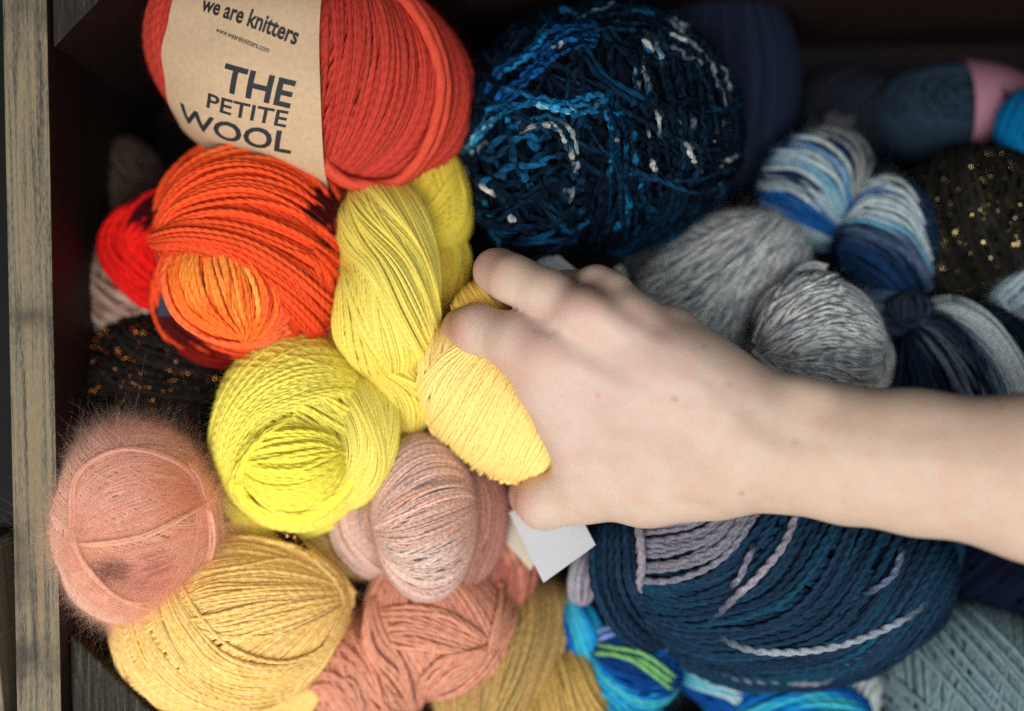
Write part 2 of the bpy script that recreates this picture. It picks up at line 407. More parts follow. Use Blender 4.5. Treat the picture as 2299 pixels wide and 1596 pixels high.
def weave(buf, guides, n, r, dye, surf=None, lift=0.8, npt=60, jit=0.5, wob=3.0, m=6, pitch=None, ply_amp=0.0, plies=3, rj=0.06, slub=None, lj=0.35, dive=1.2, dl=0.07, uneven=False):
    """a bundle of n strands running between guide lines [(px, py, extra), ...]; extra = lift on surf, or z in mm"""
    gd = np.array([catmull([(*p, 0.0) if len(p) == 2 else p for p in g], npt) for g in guides])
    i = (np.arange(n)[:, None] + 0.5) / n; u = np.clip(i + rng.normal(0, jit / n, (n, 1)), 0, 1) * (len(guides) - 1)
    drift = 0.6 * (noise1(np.linspace(0, 3, npt)[None] + rng.uniform(0, 400, (n, 1)), 8) - 0.5) / n * (len(guides) - 1) * 2
    uu = np.clip(u + drift, 0, len(guides) - 1 - 1e-6); k = np.minimum(uu.astype(int), len(guides) - 2); f = (uu - k)[..., None]; tt = np.arange(npt)[None] + 0 * k
    q = gd[k, tt] * (1 - f) + gd[k + 1, tt] * f
    t = np.linspace(0, 1, npt)[None]
    q[..., 0] += wob * (noise1(t * 3 + rng.uniform(0, 400, (n, 1)), 9) - 0.5) * 2; q[..., 1] += wob * (noise1(t * 3 + rng.uniform(0, 400, (n, 1)), 10) - 0.5) * 2
    rr = r / 1000 * (1 + rng.normal(0, rj, (n, 1))) * np.ones((n, npt))
    up = r * (rng.uniform(-lj, lj, (n, 1)) + 0.3 * np.sin(t * 5 + rng.uniform(0, 6, (n, 1))))
    up = up - dive * (np.exp(-(t / dl) ** 2) + np.exp(-((1 - t) / dl) ** 2))
    if surf is not None: pts, nr = on_ball(q[..., 0], q[..., 1], surf, lift + up + q[..., 2])
    else:
        z = (q[..., 2] + lift + up) / 1000; sz = K * (H - z) / H
        pts = np.stack([(q[..., 0] - 1149) * sz, (798 - q[..., 1]) * sz, z], -1); nr = np.broadcast_to([0.02, 0.05, 1.0], pts.shape)
    cols = dye(i, np.broadcast_to(t, (n, npt)), q[..., 0], q[..., 1])
    if slub:
        g = noise1(t * slub[0] + rng.uniform(0, 400, (n, 1)), 11); s_ = np.clip((g - slub[1]) / (1 - slub[1]), 0, 1)
        rr = rr * (1 + slub[2] * s_); w_ = (0.9 * np.clip(s_ * 2.2, 0, 1) ** 1.5)[..., None]
        cols = cols * (1 - w_) + np.array(slub[3])[rng.integers(0, len(slub[3]), n)][:, None] * w_
    if uneven:
        ph_ = rng.uniform(0, 400, (n, 1)); rr = rr * (0.65 + 0.7 * noise1(t * npt * 0.35 + ph_, 14))
        pts = pts + r / 1000 * 0.9 * (np.stack([noise1(t * npt * 0.22 + ph_ + 60 * q_, 15) for q_ in range(3)], -1) - 0.5) * 2
    buf.tubes(pts, nr, rr, cols, m, False, pitch or r / 200, ply_amp, plies)

def sheet(buf_or_none, name, grid, thick, mat, parent, attrs=None):
    """paper: a grid (a,b,3) of points given thickness below"""
    a, b = grid.shape[:2]
    du = np.gradient(grid, axis=0); dv = np.gradient(grid, axis=1); n = unit(np.cross(du, dv)); n = np.where(n[..., 2:].mean() < 0, -n, n)
    V = np.concatenate([grid.reshape(-1, 3), (grid - n * thick).reshape(-1, 3)]); i = np.arange(a * b).reshape(a, b); o = a * b
    q = lambda w: np.stack([w[:-1, :-1], w[1:, :-1], w[1:, 1:], w[:-1, 1:]], -1).reshape(-1, 4)
    ring = np.concatenate([i[:, 0], i[-1, 1:], i[-2::-1, -1], i[0, -2:0:-1]]); L_ = len(ring)
    V = np.concatenate([V, V[ring], V[ring + o]]); e = np.arange(L_) + 2 * o; e2 = np.roll(e, -1)       # own vertices, so the cut edge stays crisp
    F = [q(i), q(i)[:, ::-1] + o, np.stack([e, e2, e2 + L_, e + L_], -1)]
    return raw_mesh(name, V, F, mat, parent)

def hank(name, label, c, cat='yarn hank', group='yarn heaped in the crate'):
    return empty(name, P(c[0], c[1], c[2] / 1000), label, cat, group)
# ------------------------------------------------------------------ the setting: table and crate
def table():
    V = np.array([[x, y, z] for z in (-0.172, -0.20) for x, y in ((-2, -2), (2, -2), (2, 2), (-2, 2))], float)
    F = np.array([[0, 1, 2, 3], [7, 6, 5, 4], [0, 4, 5, 1], [1, 5, 6, 2], [2, 6, 7, 3], [3, 7, 4, 0]])
    tag(raw_mesh('table_top', V, [F], DARK, smooth=False), kind='structure')
table()

def box_at(name, lo, hi, mat, parent, bevel=0.0012, mats=None):
    """bevelled box in the parent's own frame"""
    import bmesh
    bm = bmesh.new(); bmesh.ops.create_cube(bm, size=1)
    lo, hi = np.array(lo), np.array(hi)
    for v in bm.verts: v.co = Vector((lo + hi) / 2 + np.array(v.co) * (hi - lo))
    if bevel: bmesh.ops.bevel(bm, geom=list(bm.edges), offset=bevel, segments=2, affect='EDGES', profile=0.6)
    me = bpy.data.meshes.new(name); bm.to_mesh(me); bm.free(); me.materials.append(mat)
    if mats:
        me.materials.append(mats)
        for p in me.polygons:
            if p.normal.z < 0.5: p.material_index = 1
    o = bpy.data.objects.new(name, me); col.objects.link(o); o.parent = parent
    return o

crate = empty('wooden_crate', P(104, -60, 0), 'weathered grey wooden crate with a stained brown inside, holding the heap of yarn', 'crate')
crate.rotation_euler = (0, 0, math.radians(1.17))
U = K
W_, L_, D_, T_ = 2700 * U, 1922 * U, 0.150, 101 * U
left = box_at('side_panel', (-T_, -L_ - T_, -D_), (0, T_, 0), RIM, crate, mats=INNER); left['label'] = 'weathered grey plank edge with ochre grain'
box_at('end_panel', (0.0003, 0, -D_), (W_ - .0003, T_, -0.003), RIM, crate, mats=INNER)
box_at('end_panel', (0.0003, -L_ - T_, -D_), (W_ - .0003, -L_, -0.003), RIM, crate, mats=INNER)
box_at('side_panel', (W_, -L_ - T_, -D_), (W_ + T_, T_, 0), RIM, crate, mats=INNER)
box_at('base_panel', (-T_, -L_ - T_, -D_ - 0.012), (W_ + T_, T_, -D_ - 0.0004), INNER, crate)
def corner_post(x, y, legx, legy, z):
    a = np.array([[x, y], [x + legx, y], [x, y + legy]]); n = 14
    import bmesh
    bm = bmesh.new()
    vs = [bm.verts.new((*p, zz)) for zz in (-D_ + 0.001, z) for p in a]
    bm.faces.new(vs[3:]); bm.faces.new(vs[:3])
    for i in range(3): bm.faces.new((vs[i], vs[(i + 1) % 3], vs[(i + 1) % 3 + 3], vs[i + 3]))
    bmesh.ops.recalc_face_normals(bm, faces=bm.faces)
    bmesh.ops.bevel(bm, geom=list(bm.edges), offset=0.0006, segments=1, affect='EDGES')
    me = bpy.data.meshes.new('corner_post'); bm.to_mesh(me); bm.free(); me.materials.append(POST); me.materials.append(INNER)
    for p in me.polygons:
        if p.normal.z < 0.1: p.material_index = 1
    o = bpy.data.objects.new('corner_post', me); col.objects.link(o); o.parent = crate
corner_post(0.0006, -0.0006, 158 * U, -158 * U, -0.004)
corner_post(0.0006, -L_ + 0.0006, 422 * U, 422 * U, -0.010)

nb = empty('wooden_plank', P(-42, 1560, -0.004), 'pale grey plank edge beyond the dark gap left of the crate', 'plank')
nb.rotation_euler = (0, 0, math.radians(6))
box_at('board', (-0.014, -0.03, -0.16), (0.0085, 0.062, 0), RIM, nb)

# ------------------------------------------------------------------ red ball with the kraft paper band
KRAFT = flat_mat('kraft_paper', lin(192, 163, 130), 0.8, noise=0.10, scale=500, bump=0.1)
INK = flat_mat('printed_black_ink', (0.02, 0.021, 0.024), 0.7)
def red_ball():
    c = (700, 155, -38); Z = c[2] / 1000
    root = hank('yarn_ball', 'big red wool ball wrapped in a brown kraft paper band with black printing', c, 'yarn ball')
    RED = solid(lin(184, 62, 50), 0.09, 0.03)
    rad = (372, 246, 235); rot, tx, ty = -20, 0, 0
    b = Buf()
    ball(b, c, rad, [('mer', (0.1, 1, 0.0), {'lo': -PI, 'hi': PI, 'arc': (0.03, 0.97)}),
                     ('mer', (-0.10, 1, 0.05), {'lo': -1.9, 'hi': 1.9, 'ref': (0.2, 0, 1), 'arc': (0.06, 0.94), 'lift': 1.0, 'wob': 0.02}),
                     ('mer', (-0.22, 1, 0.0), {'lo': -0.1, 'hi': 1.5, 'ref': (0, 0, 1), 'arc': (0.06, 0.86), 'lift': 1.5, 'wob': 0.03, 'jit': 0.6, 'fill': 0.7})], 1.0, RED, rot, tx, ty, npt=90)
    sf_ = (c, rad, rot)
    weave(b, [[(695, 340), (745, 376), (800, 396), (870, 402), (930, 360), (975, 290), (990, 190), (965, 90), (905, 0), (820, -70)], [(695, 325), (745, 358), (800, 380), (875, 378), (925, 335), (955, 265), (968, 180), (940, 90), (880, 0), (800, -70)]], 2, 2.4, solid(lin(208, 76, 56), 0.03), sf_, 4.6, wob=1, jit=0, dive=9, dl=0.09)
    b.build('winding', WOOL, root); fuzz(b, root, 5000, 0.0028, 0.000016, seed=1)
    # paper band round the ball: a along the axis, th round it (pi/2 faces the camera, 0 up)
    M = rotm(rot, tx, ty); C = P(*c[:2], Z); R3 = np.array(rad) * S(Z)
    def surf(a, th, off):
        q = np.sqrt(np.maximum(1 - a * a, 0.02)); u = np.stack([a, q * np.cos(th), q * np.sin(th)], -1)
        n = unit((u / R3) @ M.T); return C + (u * R3) @ M.T + n * off
    th = np.linspace(-0.45, PI + 0.45, 80)
    uu = np.linspace(0, 1, 36)
    lo_e = -0.72 + 0.15 * (1 - np.sin(th)) + 0.008 * np.sin(th * 5); hi_e = 0.155 - 0.22 * np.cos(th) + 0.008 * np.sin(th * 4)
    a = lo_e[None] + (hi_e - lo_e)[None] * uu[:, None]
    OFF = 0.0047
    g = surf(a, np.broadcast_to(th, a.shape), OFF)
    g = g + (0.0006 * np.sin(a * 9 + th * 2.0) + 0.0004 * np.sin(th * 11 + a * 4))[..., None] * unit(g - C)
    lab = sheet(None, 'paper_band', g, 0.00025, KRAFT, root)
    def text(body, size, place, bold=0.0, width=None, parent=lab):
        cu = bpy.data.curves.new('lettering', 'FONT'); cu.body = body; cu.size = 1; cu.offset = bold; cu.align_x = 'LEFT'; cu.resolution_u = 3
        t = bpy.data.objects.new('tmp', cu); col.objects.link(t)
        dg = bpy.context.evaluated_depsgraph_get(); me = t.evaluated_get(dg).to_mesh()
        import bmesh
        bm = bmesh.new(); bm.from_mesh(me); bmesh.ops.triangulate(bm, faces=bm.faces)
        bmesh.ops.subdivide_edges(bm, edges=[e for e in bm.edges if e.calc_length() > 0.2], cuts=2, use_grid_fill=False); bmesh.ops.triangulate(bm, faces=bm.faces)
        V = np.array([v.co[:] for v in bm.verts]); F = np.array([[v.index for v in f.verts] for f in bm.faces]); bm.free()
        t.evaluated_get(dg).to_mesh_clear(); bpy.data.objects.remove(t)
        x = V[:, 0] - V[:, 0].min(); sx = width / x.max()
        (a0, t0, sl) = place; A_ = a0 + x * sx; T_ = t0 + sl * x * sx - V[:, 1] * size
        pts = surf(A_, T_, OFF + 0.0003); pts = pts + (0.0006 * np.sin(A_ * 9 + T_ * 2.0) + 0.0004 * np.sin(T_ * 11 + A_ * 4))[:, None] * unit(pts - C)
        raw_mesh('lettering', pts, [F], INK, parent, smooth=False)
    text('we are knitters', 0.19, (-0.535, 1.57, 0.05), 0.022, 0.565)
    text('www.weareknitters.com', 0.065, (-0.41, 1.71, 0.05), 0.0, 0.32)
    text('THE', 0.31, (-0.29, 2.13, -0.15), 0.022, 0.385)
    text('PETITE', 0.195, (-0.36, 2.35, -0.24), 0.012, 0.455)
    text('WOOL', 0.29, (-0.535, 2.70, -0.35), 0.018, 0.68)
red_ball()

# ------------------------------------------------------------------ orange variegated hank
def orange_hank():
    c = (580, 560, -30)
    root = hank('yarn_hank', 'orange hank with dark streaks and a paler orange coil, under the kraft paper band', c)
    OR = solid(lin(238, 82, 42), 0.07, 0.03); DK = lin(70, 20, 22); RD = lin(215, 30, 26)
    main = spots(OR, [(735, 480, 60, 34, DK, 0.85), (770, 540, 60, 26, DK, 0.7), (720, 445, 40, 20, DK, 0.6), (400, 730, 90, 60, lin(84, 22, 24), 0.7), (480, 790, 90, 30, lin(120, 26, 22), 0.5), (560, 340, 90, 30, lin(236, 100, 50), 0.6)])
    b = Buf(); sf = ((574, 560, -38), (208, 240, 200), 0)
    ball(b, *sf[:2], [('mer', (0.94, -0.34, 0), {'lo': -PI, 'hi': PI, 'ref': (0, 0, 1), 'wob': 0.03}), ('par', (0.3, 0.7, 0.3), {'lo': -0.97, 'hi': 0.2, 'wob': 0.03, 'lift': 0.5})], 1.02, main, npt=80, m=7, pitch=0.0042, ply_amp=0.16)
    kw = dict(m=8, pitch=0.0042, ply_amp=0.2, npt=110)
    up_ = [[(358, 525), (385, 410), (470, 330), (575, 303), (690, 370), (770, 480)], [(356, 530), (415, 430), (530, 385), (640, 405), (735, 480), (788, 560)],
           [(355, 535), (430, 490), (540, 478), (650, 508), (735, 560), (788, 612)], [(360, 540), (450, 528), (560, 548), (650, 600), (725, 650), (775, 670)], [(372, 548), (450, 548), (540, 578), (620, 640), (685, 705), (722, 752)]]
    weave(b, up_, 40, 1.02, main, sf, 1.6, wob=5, jit=0.7, **kw)
    weave(b, up_[:4], 20, 1.02, main, sf, 3.0, wob=9, jit=1.0, **kw)
    weave(b, [[(360, 536), (450, 522), (560, 545), (660, 600), (730, 655), (778, 672)], [(366, 548), (440, 545), (535, 570), (620, 630), (690, 700), (728, 750)], [(372, 556), (430, 562), (510, 590), (600, 650), (665, 715), (690, 752)]], 20, 1.02, main, sf, 5.2, wob=6, jit=1.0, **kw)
    weave(b, [[(640, 560), (690, 600), (700, 680), (690, 750)], [(700, 560), (745, 620), (750, 690), (720, 745)]], 9, 1.02, main, sf, 3.6, wob=6, jit=0.9, **kw)
    weave(b, [[(392, 545), (378, 610), (402, 690), (470, 745), (560, 772), (660, 760)], [(366, 600), (358, 690), (400, 765), (490, 805), (590, 795), (690, 755)]], 12, 1.02, main, sf, 2.6, wob=6, jit=0.9, **kw)
    b.build('wrapped_strands', WOOL, root); fuzz(b, root, 3000, 0.0022, 0.000016, seed=40)
    fb = Buf(); cf = ((524, 648, -17), (150, 124, 120), -10)
    pale = spots(solid(lin(244, 112, 46), 0.06, 0.03), [(455, 610, 90, 80, lin(250, 146, 62), 0.6), (540, 640, 50, 70, lin(250, 150, 70), 0.5), (640, 690, 50, 120, lin(242, 96, 56), 0.8)])
    ball(fb, *cf[:2], [('mer', (0.35, -0.92, 0.05), {'lo': -1.7, 'hi': 1.7, 'ref': (0.2, 0.2, 1), 'wob': 0.05, 'jit': 0.35, 'arc': (0.02, 0.98)})], 1.02, pale, -12, m=7, pitch=0.0042, ply_amp=0.16)
    ck = [[(412, 560), (386, 615), (412, 690), (480, 738), (545, 756)], [(440, 550), (436, 620), (466, 690), (520, 735), (552, 757)], [(490, 552), (508, 620), (528, 690), (550, 735), (558, 758)],
          [(545, 572), (585, 630), (592, 690), (577, 735), (563, 758)], [(600, 606), (645, 660), (645, 710), (605, 745), (568, 760)]]
    weave(fb, ck, 32, 1.02, pale, cf, 1.3, wob=4, jit=0.6, **kw)
    weave(fb, ck[1:4], 10, 1.02, pale, cf, 2.6, wob=7, jit=1.0, **kw)
    weave(fb, [[(396, 560), (374, 620), (396, 700), (465, 752), (560, 768), (650, 740)], [(404, 560), (384, 620), (404, 692), (470, 742), (560, 758), (640, 725)]], 4, 1.02, solid(lin(244, 112, 62), 0.05), cf, 2.2, wob=4, **kw)
    fb.build('coil', WOOL, root)
    lb = Buf()
    lobe(lb, [(385, 430, -45, 30), (330, 500, -42, 62), (290, 555, -42, 66), (340, 640, -46, 50), (380, 680, -50, 30)], 0.9, 1.05, spots(solid(RD, 0.12, 0.03), [(330, 470, 60, 40, lin(60, 14, 20), 0.8)]), depth=0.6, layers=2, wob=0.3, rough=1.8)
    lb.build('red_end', WOOL, root)['label'] = 'darker red end of the hank'
    ob = Buf()
    lobe(ob, [(640, 350, -44, 40), (700, 390, -40, 58), (735, 440, -44, 52), (745, 480, -50, 30)], 0.8, 1.05, solid(lin(240, 130, 40), 0.07), depth=0.8, layers=1)
    ob.build('amber_end', WOOL, root)['label'] = 'amber end of the hank'
    n = 14; g = np.zeros((n, 4, 3))
    for i in range(n):
        for j in range(4):
            s_ = i / (n - 1); g[i, j] = P(352 + j * 17 + 6 * math.sin(s_ * 3), 560 + 150 * s_, (-16 - 8 * s_ - 1.2 * (j - 1) ** 2 - 10 * (s_ - .4) ** 2) / 1000)
    sheet(None, 'paper_band', g, 0.0004, flat_mat('navy_card', lin(44, 44, 62), 0.7, noise=0.1), root)
    sb = Buf()
    strand(sb, [(352, 548, -15), (378, 535, -11), (410, 540, -9), (418, 556, -9), (390, 560, -10), (378, 548, -11)], 1.0, lin(250, 140, 50))
    strand(sb, [(356, 538, -15), (390, 530, -10), (450, 560, -6), (500, 590, -3)], 1.0, lin(248, 110, 50))
    sb.build('loose_end', WOOL, root)
orange_hank()

# ------------------------------------------------------------------ tall yellow-green hank
def lemon_hank():
    root = hank('yarn_hank', 'tall twisted lemon yellow hank beside the orange hank, below the red ball', (900, 680, -36))
    Y = solid(lin(234, 214, 100), 0.04, 0.015)
    Yv = spots(Y, [(880, 620, 120, 50, lin(236, 220, 112), 0.5), (900, 740, 90, 60, lin(236, 220, 114), 0.5)])
    b = Buf()
    lobe(b, [(838, 415, -40, 78), (856, 500, -26, 104), (876, 600, -18, 104), (870, 690, -15, 112), (862, 760, -20, 108), (850, 835, -34, 60)], 2.7, 0.55, Yv, depth=0.85, npt=90, layers=2, wob=0.3, cap=(5, 8), rough=1.6, fill=0.55)
    b.build('twisted_loop', SOFT, root); fuzz(b, root, 3000, 0.0022, 0.000014, tint=1.2, seed=2)
    b2 = Buf()
    lobe(b2, [(845, 800, -34, 60), (885, 850, -25, 70), (915, 905, -28, 68), (925, 965, -40, 40)], 1.8, 0.55, Yv, depth=0.85, layers=2, wob=0.3, rough=1.4, fill=0.55)
    b2.build('lower_loop', SOFT, root)
    b3 = Buf()
    Yd = spots(solid(lin(228, 204, 78), 0.04, 0.015), [(1000, 670, 70, 90, lin(236, 200, 76), 0.9)])
    lobe(b3, [(940, 330, -52, 60), (975, 410, -44, 74), (990, 490, -40, 70), (965, 560, -38, 52)], -1.9, 0.55, Yd, depth=0.9, layers=2, wob=0.3, cap=(5, 10), fill=0.55)
    lobe(b3, [(1000, 520, -44, 50), (1000, 590, -40, 58), (985, 650, -40, 60), (965, 720, -50, 40)], 1.2, 0.55, Yd, depth=0.9, layers=2, fill=0.55, wob=0.25)
    b3.build('back_loop', SOFT, root)['label'] = 'deeper golden yellow loop'
lemon_hank()

# ------------------------------------------------------------------ bright yellow skein
def bright_skein():
    c = (668, 970, -34)
    root = hank('yarn_skein', 'bright lemon yellow skein with a fanned coil, below the orange hank', c, 'yarn skein')
    Y = solid(lin(240, 226, 98), 0.04, 0.015)
    b = Buf(); sf = (c, (184, 218, 185), 0)
    ball(b, *sf[:2], [('par', (0.05, -0.25, 0.95), {'lo': -0.95, 'hi': 0.95}), ('par', (0.30, 0.88, -0.25), {'lo': -0.3, 'hi': 0.95, 'lift': 0.5, 'wob': 0.03, 'tilt': 0.04})], 1.1, Y, npt=90)
    A_ = [[(490, 1090), (480, 960), (540, 830), (650, 752), (760, 762), (832, 840)], [(505, 1095), (503, 970), (570, 870), (670, 812), (770, 818), (844, 865)], [(520, 1090), (530, 1000), (590, 920), (680, 878), (770, 862), (848, 880)], [(530, 1080), (545, 1010), (600, 950), (680, 912), (770, 888), (848, 892)]]
    weave(b, A_, 72, 0.85, Y, sf, 0.7, wob=4, jit=0.8, npt=80, lj=0.2); weave(b, A_, 26, 0.85, Y, sf, 1.2, lj=0.2, wob=10, jit=1.4, npt=80)
    U_ = [[(505, 1000), (512, 1090), (560, 1145), (640, 1168), (720, 1142), (775, 1060), (772, 1015)], [(490, 1040), (500, 1110), (545, 1165), (640, 1190), (735, 1165), (805, 1090), (830, 1020)], [(484, 1020), (495, 1120), (550, 1185), (640, 1205), (740, 1180), (830, 1100), (850, 1010)]]
    weave(b, U_, 46, 0.85, Y, sf, 0.7, wob=4, jit=0.9, npt=80, lj=0.2)
    b.build('winding', WOOL, root); fuzz(b, root, 3000, 0.0022, 0.000014, tint=1.2, seed=3)
    fb = Buf(); cf = ((656, 1035, -11), (118, 104, 112), -5)
    cy = solid(lin(242, 228, 86), 0.04, 0.015)
    ball(fb, *cf[:2], [('mer', (1, 0.12, 0.12), {'lo': -1.6, 'hi': 1.6, 'ref': (0, 0, 1), 'wob': 0.04, 'jit': 0.3, 'arc': (0.03, 0.97)})], 1.2, cy, -4, npt=60)
    C_ = [[(545, 1020), (590, 950), (660, 925), (722, 950), (762, 1005)], [(540, 1030), (600, 985), (665, 970), (722, 985), (764, 1010)], [(538, 1038), (610, 1030), (670, 1030), (722, 1020), (766, 1014)], [(543, 1046), (600, 1075), (670, 1080), (732, 1055), (766, 1020)], [(550, 1054), (600, 1115), (670, 1125), (742, 1085), (768, 1026)]]
    weave(fb, C_, 36, 0.95, cy, cf, 1.2, wob=5, jit=0.8); weave(fb, C_[1:4], 10, 0.95, cy, cf, 2.0, wob=8, jit=1.4)
    weave(fb, [[(530, 1100), (548, 1050), (600, 985), (680, 945), (760, 960)], [(545, 1080), (575, 1010), (640, 960), (700, 940), (765, 975)]], 3, 1.2, cy, cf, 3.2, wob=3)
    weave(fb, [[(535, 1050), (565, 1115), (625, 1150), (700, 1145), (765, 1090), (775, 1030)], [(525, 1070), (560, 1135), (630, 1165), (710, 1150), (780, 1080), (780, 1010)]], 5, 1.2, cy, cf, 1.6, wob=4)
    fb.build('coil', WOOL, root); fuzz(fb, root, 800, 0.002, 0.000014, tint=1.2, seed=34)
    pb = Buf()
    lobe(pb, [(790, 860, -34, 50), (815, 920, -20, 72), (815, 1000, -16, 78), (790, 1070, -22, 66), (740, 1130, -36, 40)], 0.5, 0.5, solid(lin(236, 222, 112), 0.04, 0.015), depth=0.8, layers=2, wob=0.25, rough=1.5, fill=0.55)
    pb.build('pale_loop', SOFT, root)['label'] = 'paler lemon loop along the right of the coil'
    fuzz(pb, root, 1500, 0.004, 0.00002, seed=33)
bright_skein()

# ------------------------------------------------------------------ pale gold ball in the hand
GOLD_C, GOLD_R, GOLD_ROT = (1108, 894, -22), (206, 142, 150), -48
def gold_ball():
    c = GOLD_C
    root = hank('yarn_ball', 'pale golden yellow egg shaped ball held under the fingers of the hand', c, 'yarn ball')
    G = solid(lin(248, 216, 132), 0.035, 0.012)
    b = Buf()
    ball(b, c, GOLD_R, [('par', (0.9, 0.42, 0.0), {'lo': -0.98, 'hi': 0.98, 'wob': 0.01, 'fill': 0.5}), ('par', (0.82, 0.56, 0.0), {'lo': -0.97, 'hi': 0.97, 'wob': 0.01, 'fill': 0.5})], 0.8, G, GOLD_ROT, 0, 0, npt=80)
    sf = (c, GOLD_R, GOLD_ROT)
    g = [[(1110, 700), (1040, 762), (985, 800), (952, 850), (938, 905)], [(1150, 700), (1085, 778), (1030, 842), (985, 920), (962, 970)], [(1190, 725), (1128, 810), (1080, 890), (1040, 970), (1012, 1020)], [(1222, 780), (1168, 870), (1126, 950), (1092, 1020), (1062, 1056)], [(1250, 850), (1208, 930), (1172, 1000), (1142, 1052), (1116, 1082)], [(1270, 910), (1243, 980), (1217, 1030), (1192, 1066), (1168, 1088)], [(1280, 960), (1264, 1015), (1246, 1048), (1226, 1072), (1204, 1088)]]
    weave(b, g, 105, 0.72, G, sf, 0.4, wob=4, jit=1.0, npt=60, dive=1.6, dl=0.035, lj=0.3); weave(b, g, 40, 0.72, G, sf, 0.8, wob=10, jit=2.0, npt=60, dive=2.0, dl=0.035, lj=0.3)
    b.build('winding', SOFT, root); fuzz(b, root, 1200, 0.0016, 0.000012, tint=1.2, seed=4)
    k = Buf(); D = solid(lin(244, 204, 100), 0.035)
    ball(k, (1104, 702, -17), (88, 76, 80), [('par', (0.5, 0.8, 0.3), {'wob': 0.02}), ('par', (0.8, 0.5, 0.1), {'lift': 0.3, 'wob': 0.02})], 0.62, D)
    k.build('upper_winding', SOFT, root)
gold_ball()

# ------------------------------------------------------------------ dusty pink hank
def pink_hank():
    root = hank('yarn_hank', 'dusty pink mottled hank with a rounded fold, between the yellow skein and the hand', (950, 1150, -34))
    pk = varied([(0, lin(206, 166, 152)), (0.3, lin(220, 188, 178)), (0.55, lin(212, 170, 150)), (0.75, lin(186, 158, 150)), (1, lin(224, 196, 188))], 3, 7, rnd=0.55, jit=0.08)
    pk2 = spots(pk, [(880, 1110, 110, 26, lin(208, 150, 124), 0.35), (1000, 1190, 90, 40, lin(204, 152, 128), 0.4), (960, 1080, 80, 22, lin(160, 132, 122), 0.3), (940, 1270, 90, 60, lin(214, 190, 176), 0.5)])
    b = Buf()
    ball(b, (952, 1160, -28), (112, 182, 120), [('mer', (1, 0.16, -0.1), {'lo': -PI, 'hi': PI, 'ref': (0, 0, 1), 'arc': (0.03, 0.97), 'wob': 0.03}),
        ('mer', (1, 0.24, -0.15), {'lo': -1.7, 'hi': 1.7, 'ref': (0, 0, 1), 'arc': (0.06, 0.94), 'wob': 0.05, 'lift': 0.6, 'jit': 0.5}),
        ('mer', (1, 0.10, -0.25), {'lo': -1.5, 'hi': 1.5, 'ref': (0, 0, 1), 'arc': (0.08, 0.92), 'wob': 0.07, 'lift': 1.0, 'jit': 0.8, 'fill': 1.1})], 0.58, pk2, 3, npt=60, m=6)
    b.build('front_fold', HEATHER, root); fuzz(b, root, 3500, 0.003, 0.000018, seed=5)
    b2 = Buf()
    lobe(b2, [(850, 1090, -48, 50), (815, 1170, -40, 70), (830, 1230, -42, 64), (880, 1280, -54, 40)], 1.5, 0.58, pk, depth=0.9, wob=0.2)
    b2.build('side_fold', HEATHER, root)
    b3 = Buf()
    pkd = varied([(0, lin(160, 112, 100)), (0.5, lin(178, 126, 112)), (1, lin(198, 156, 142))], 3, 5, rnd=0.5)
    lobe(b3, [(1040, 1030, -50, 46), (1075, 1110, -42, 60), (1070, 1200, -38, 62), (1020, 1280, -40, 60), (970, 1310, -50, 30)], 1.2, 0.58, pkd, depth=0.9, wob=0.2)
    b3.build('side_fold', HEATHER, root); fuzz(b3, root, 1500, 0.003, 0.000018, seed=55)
pink_hank()

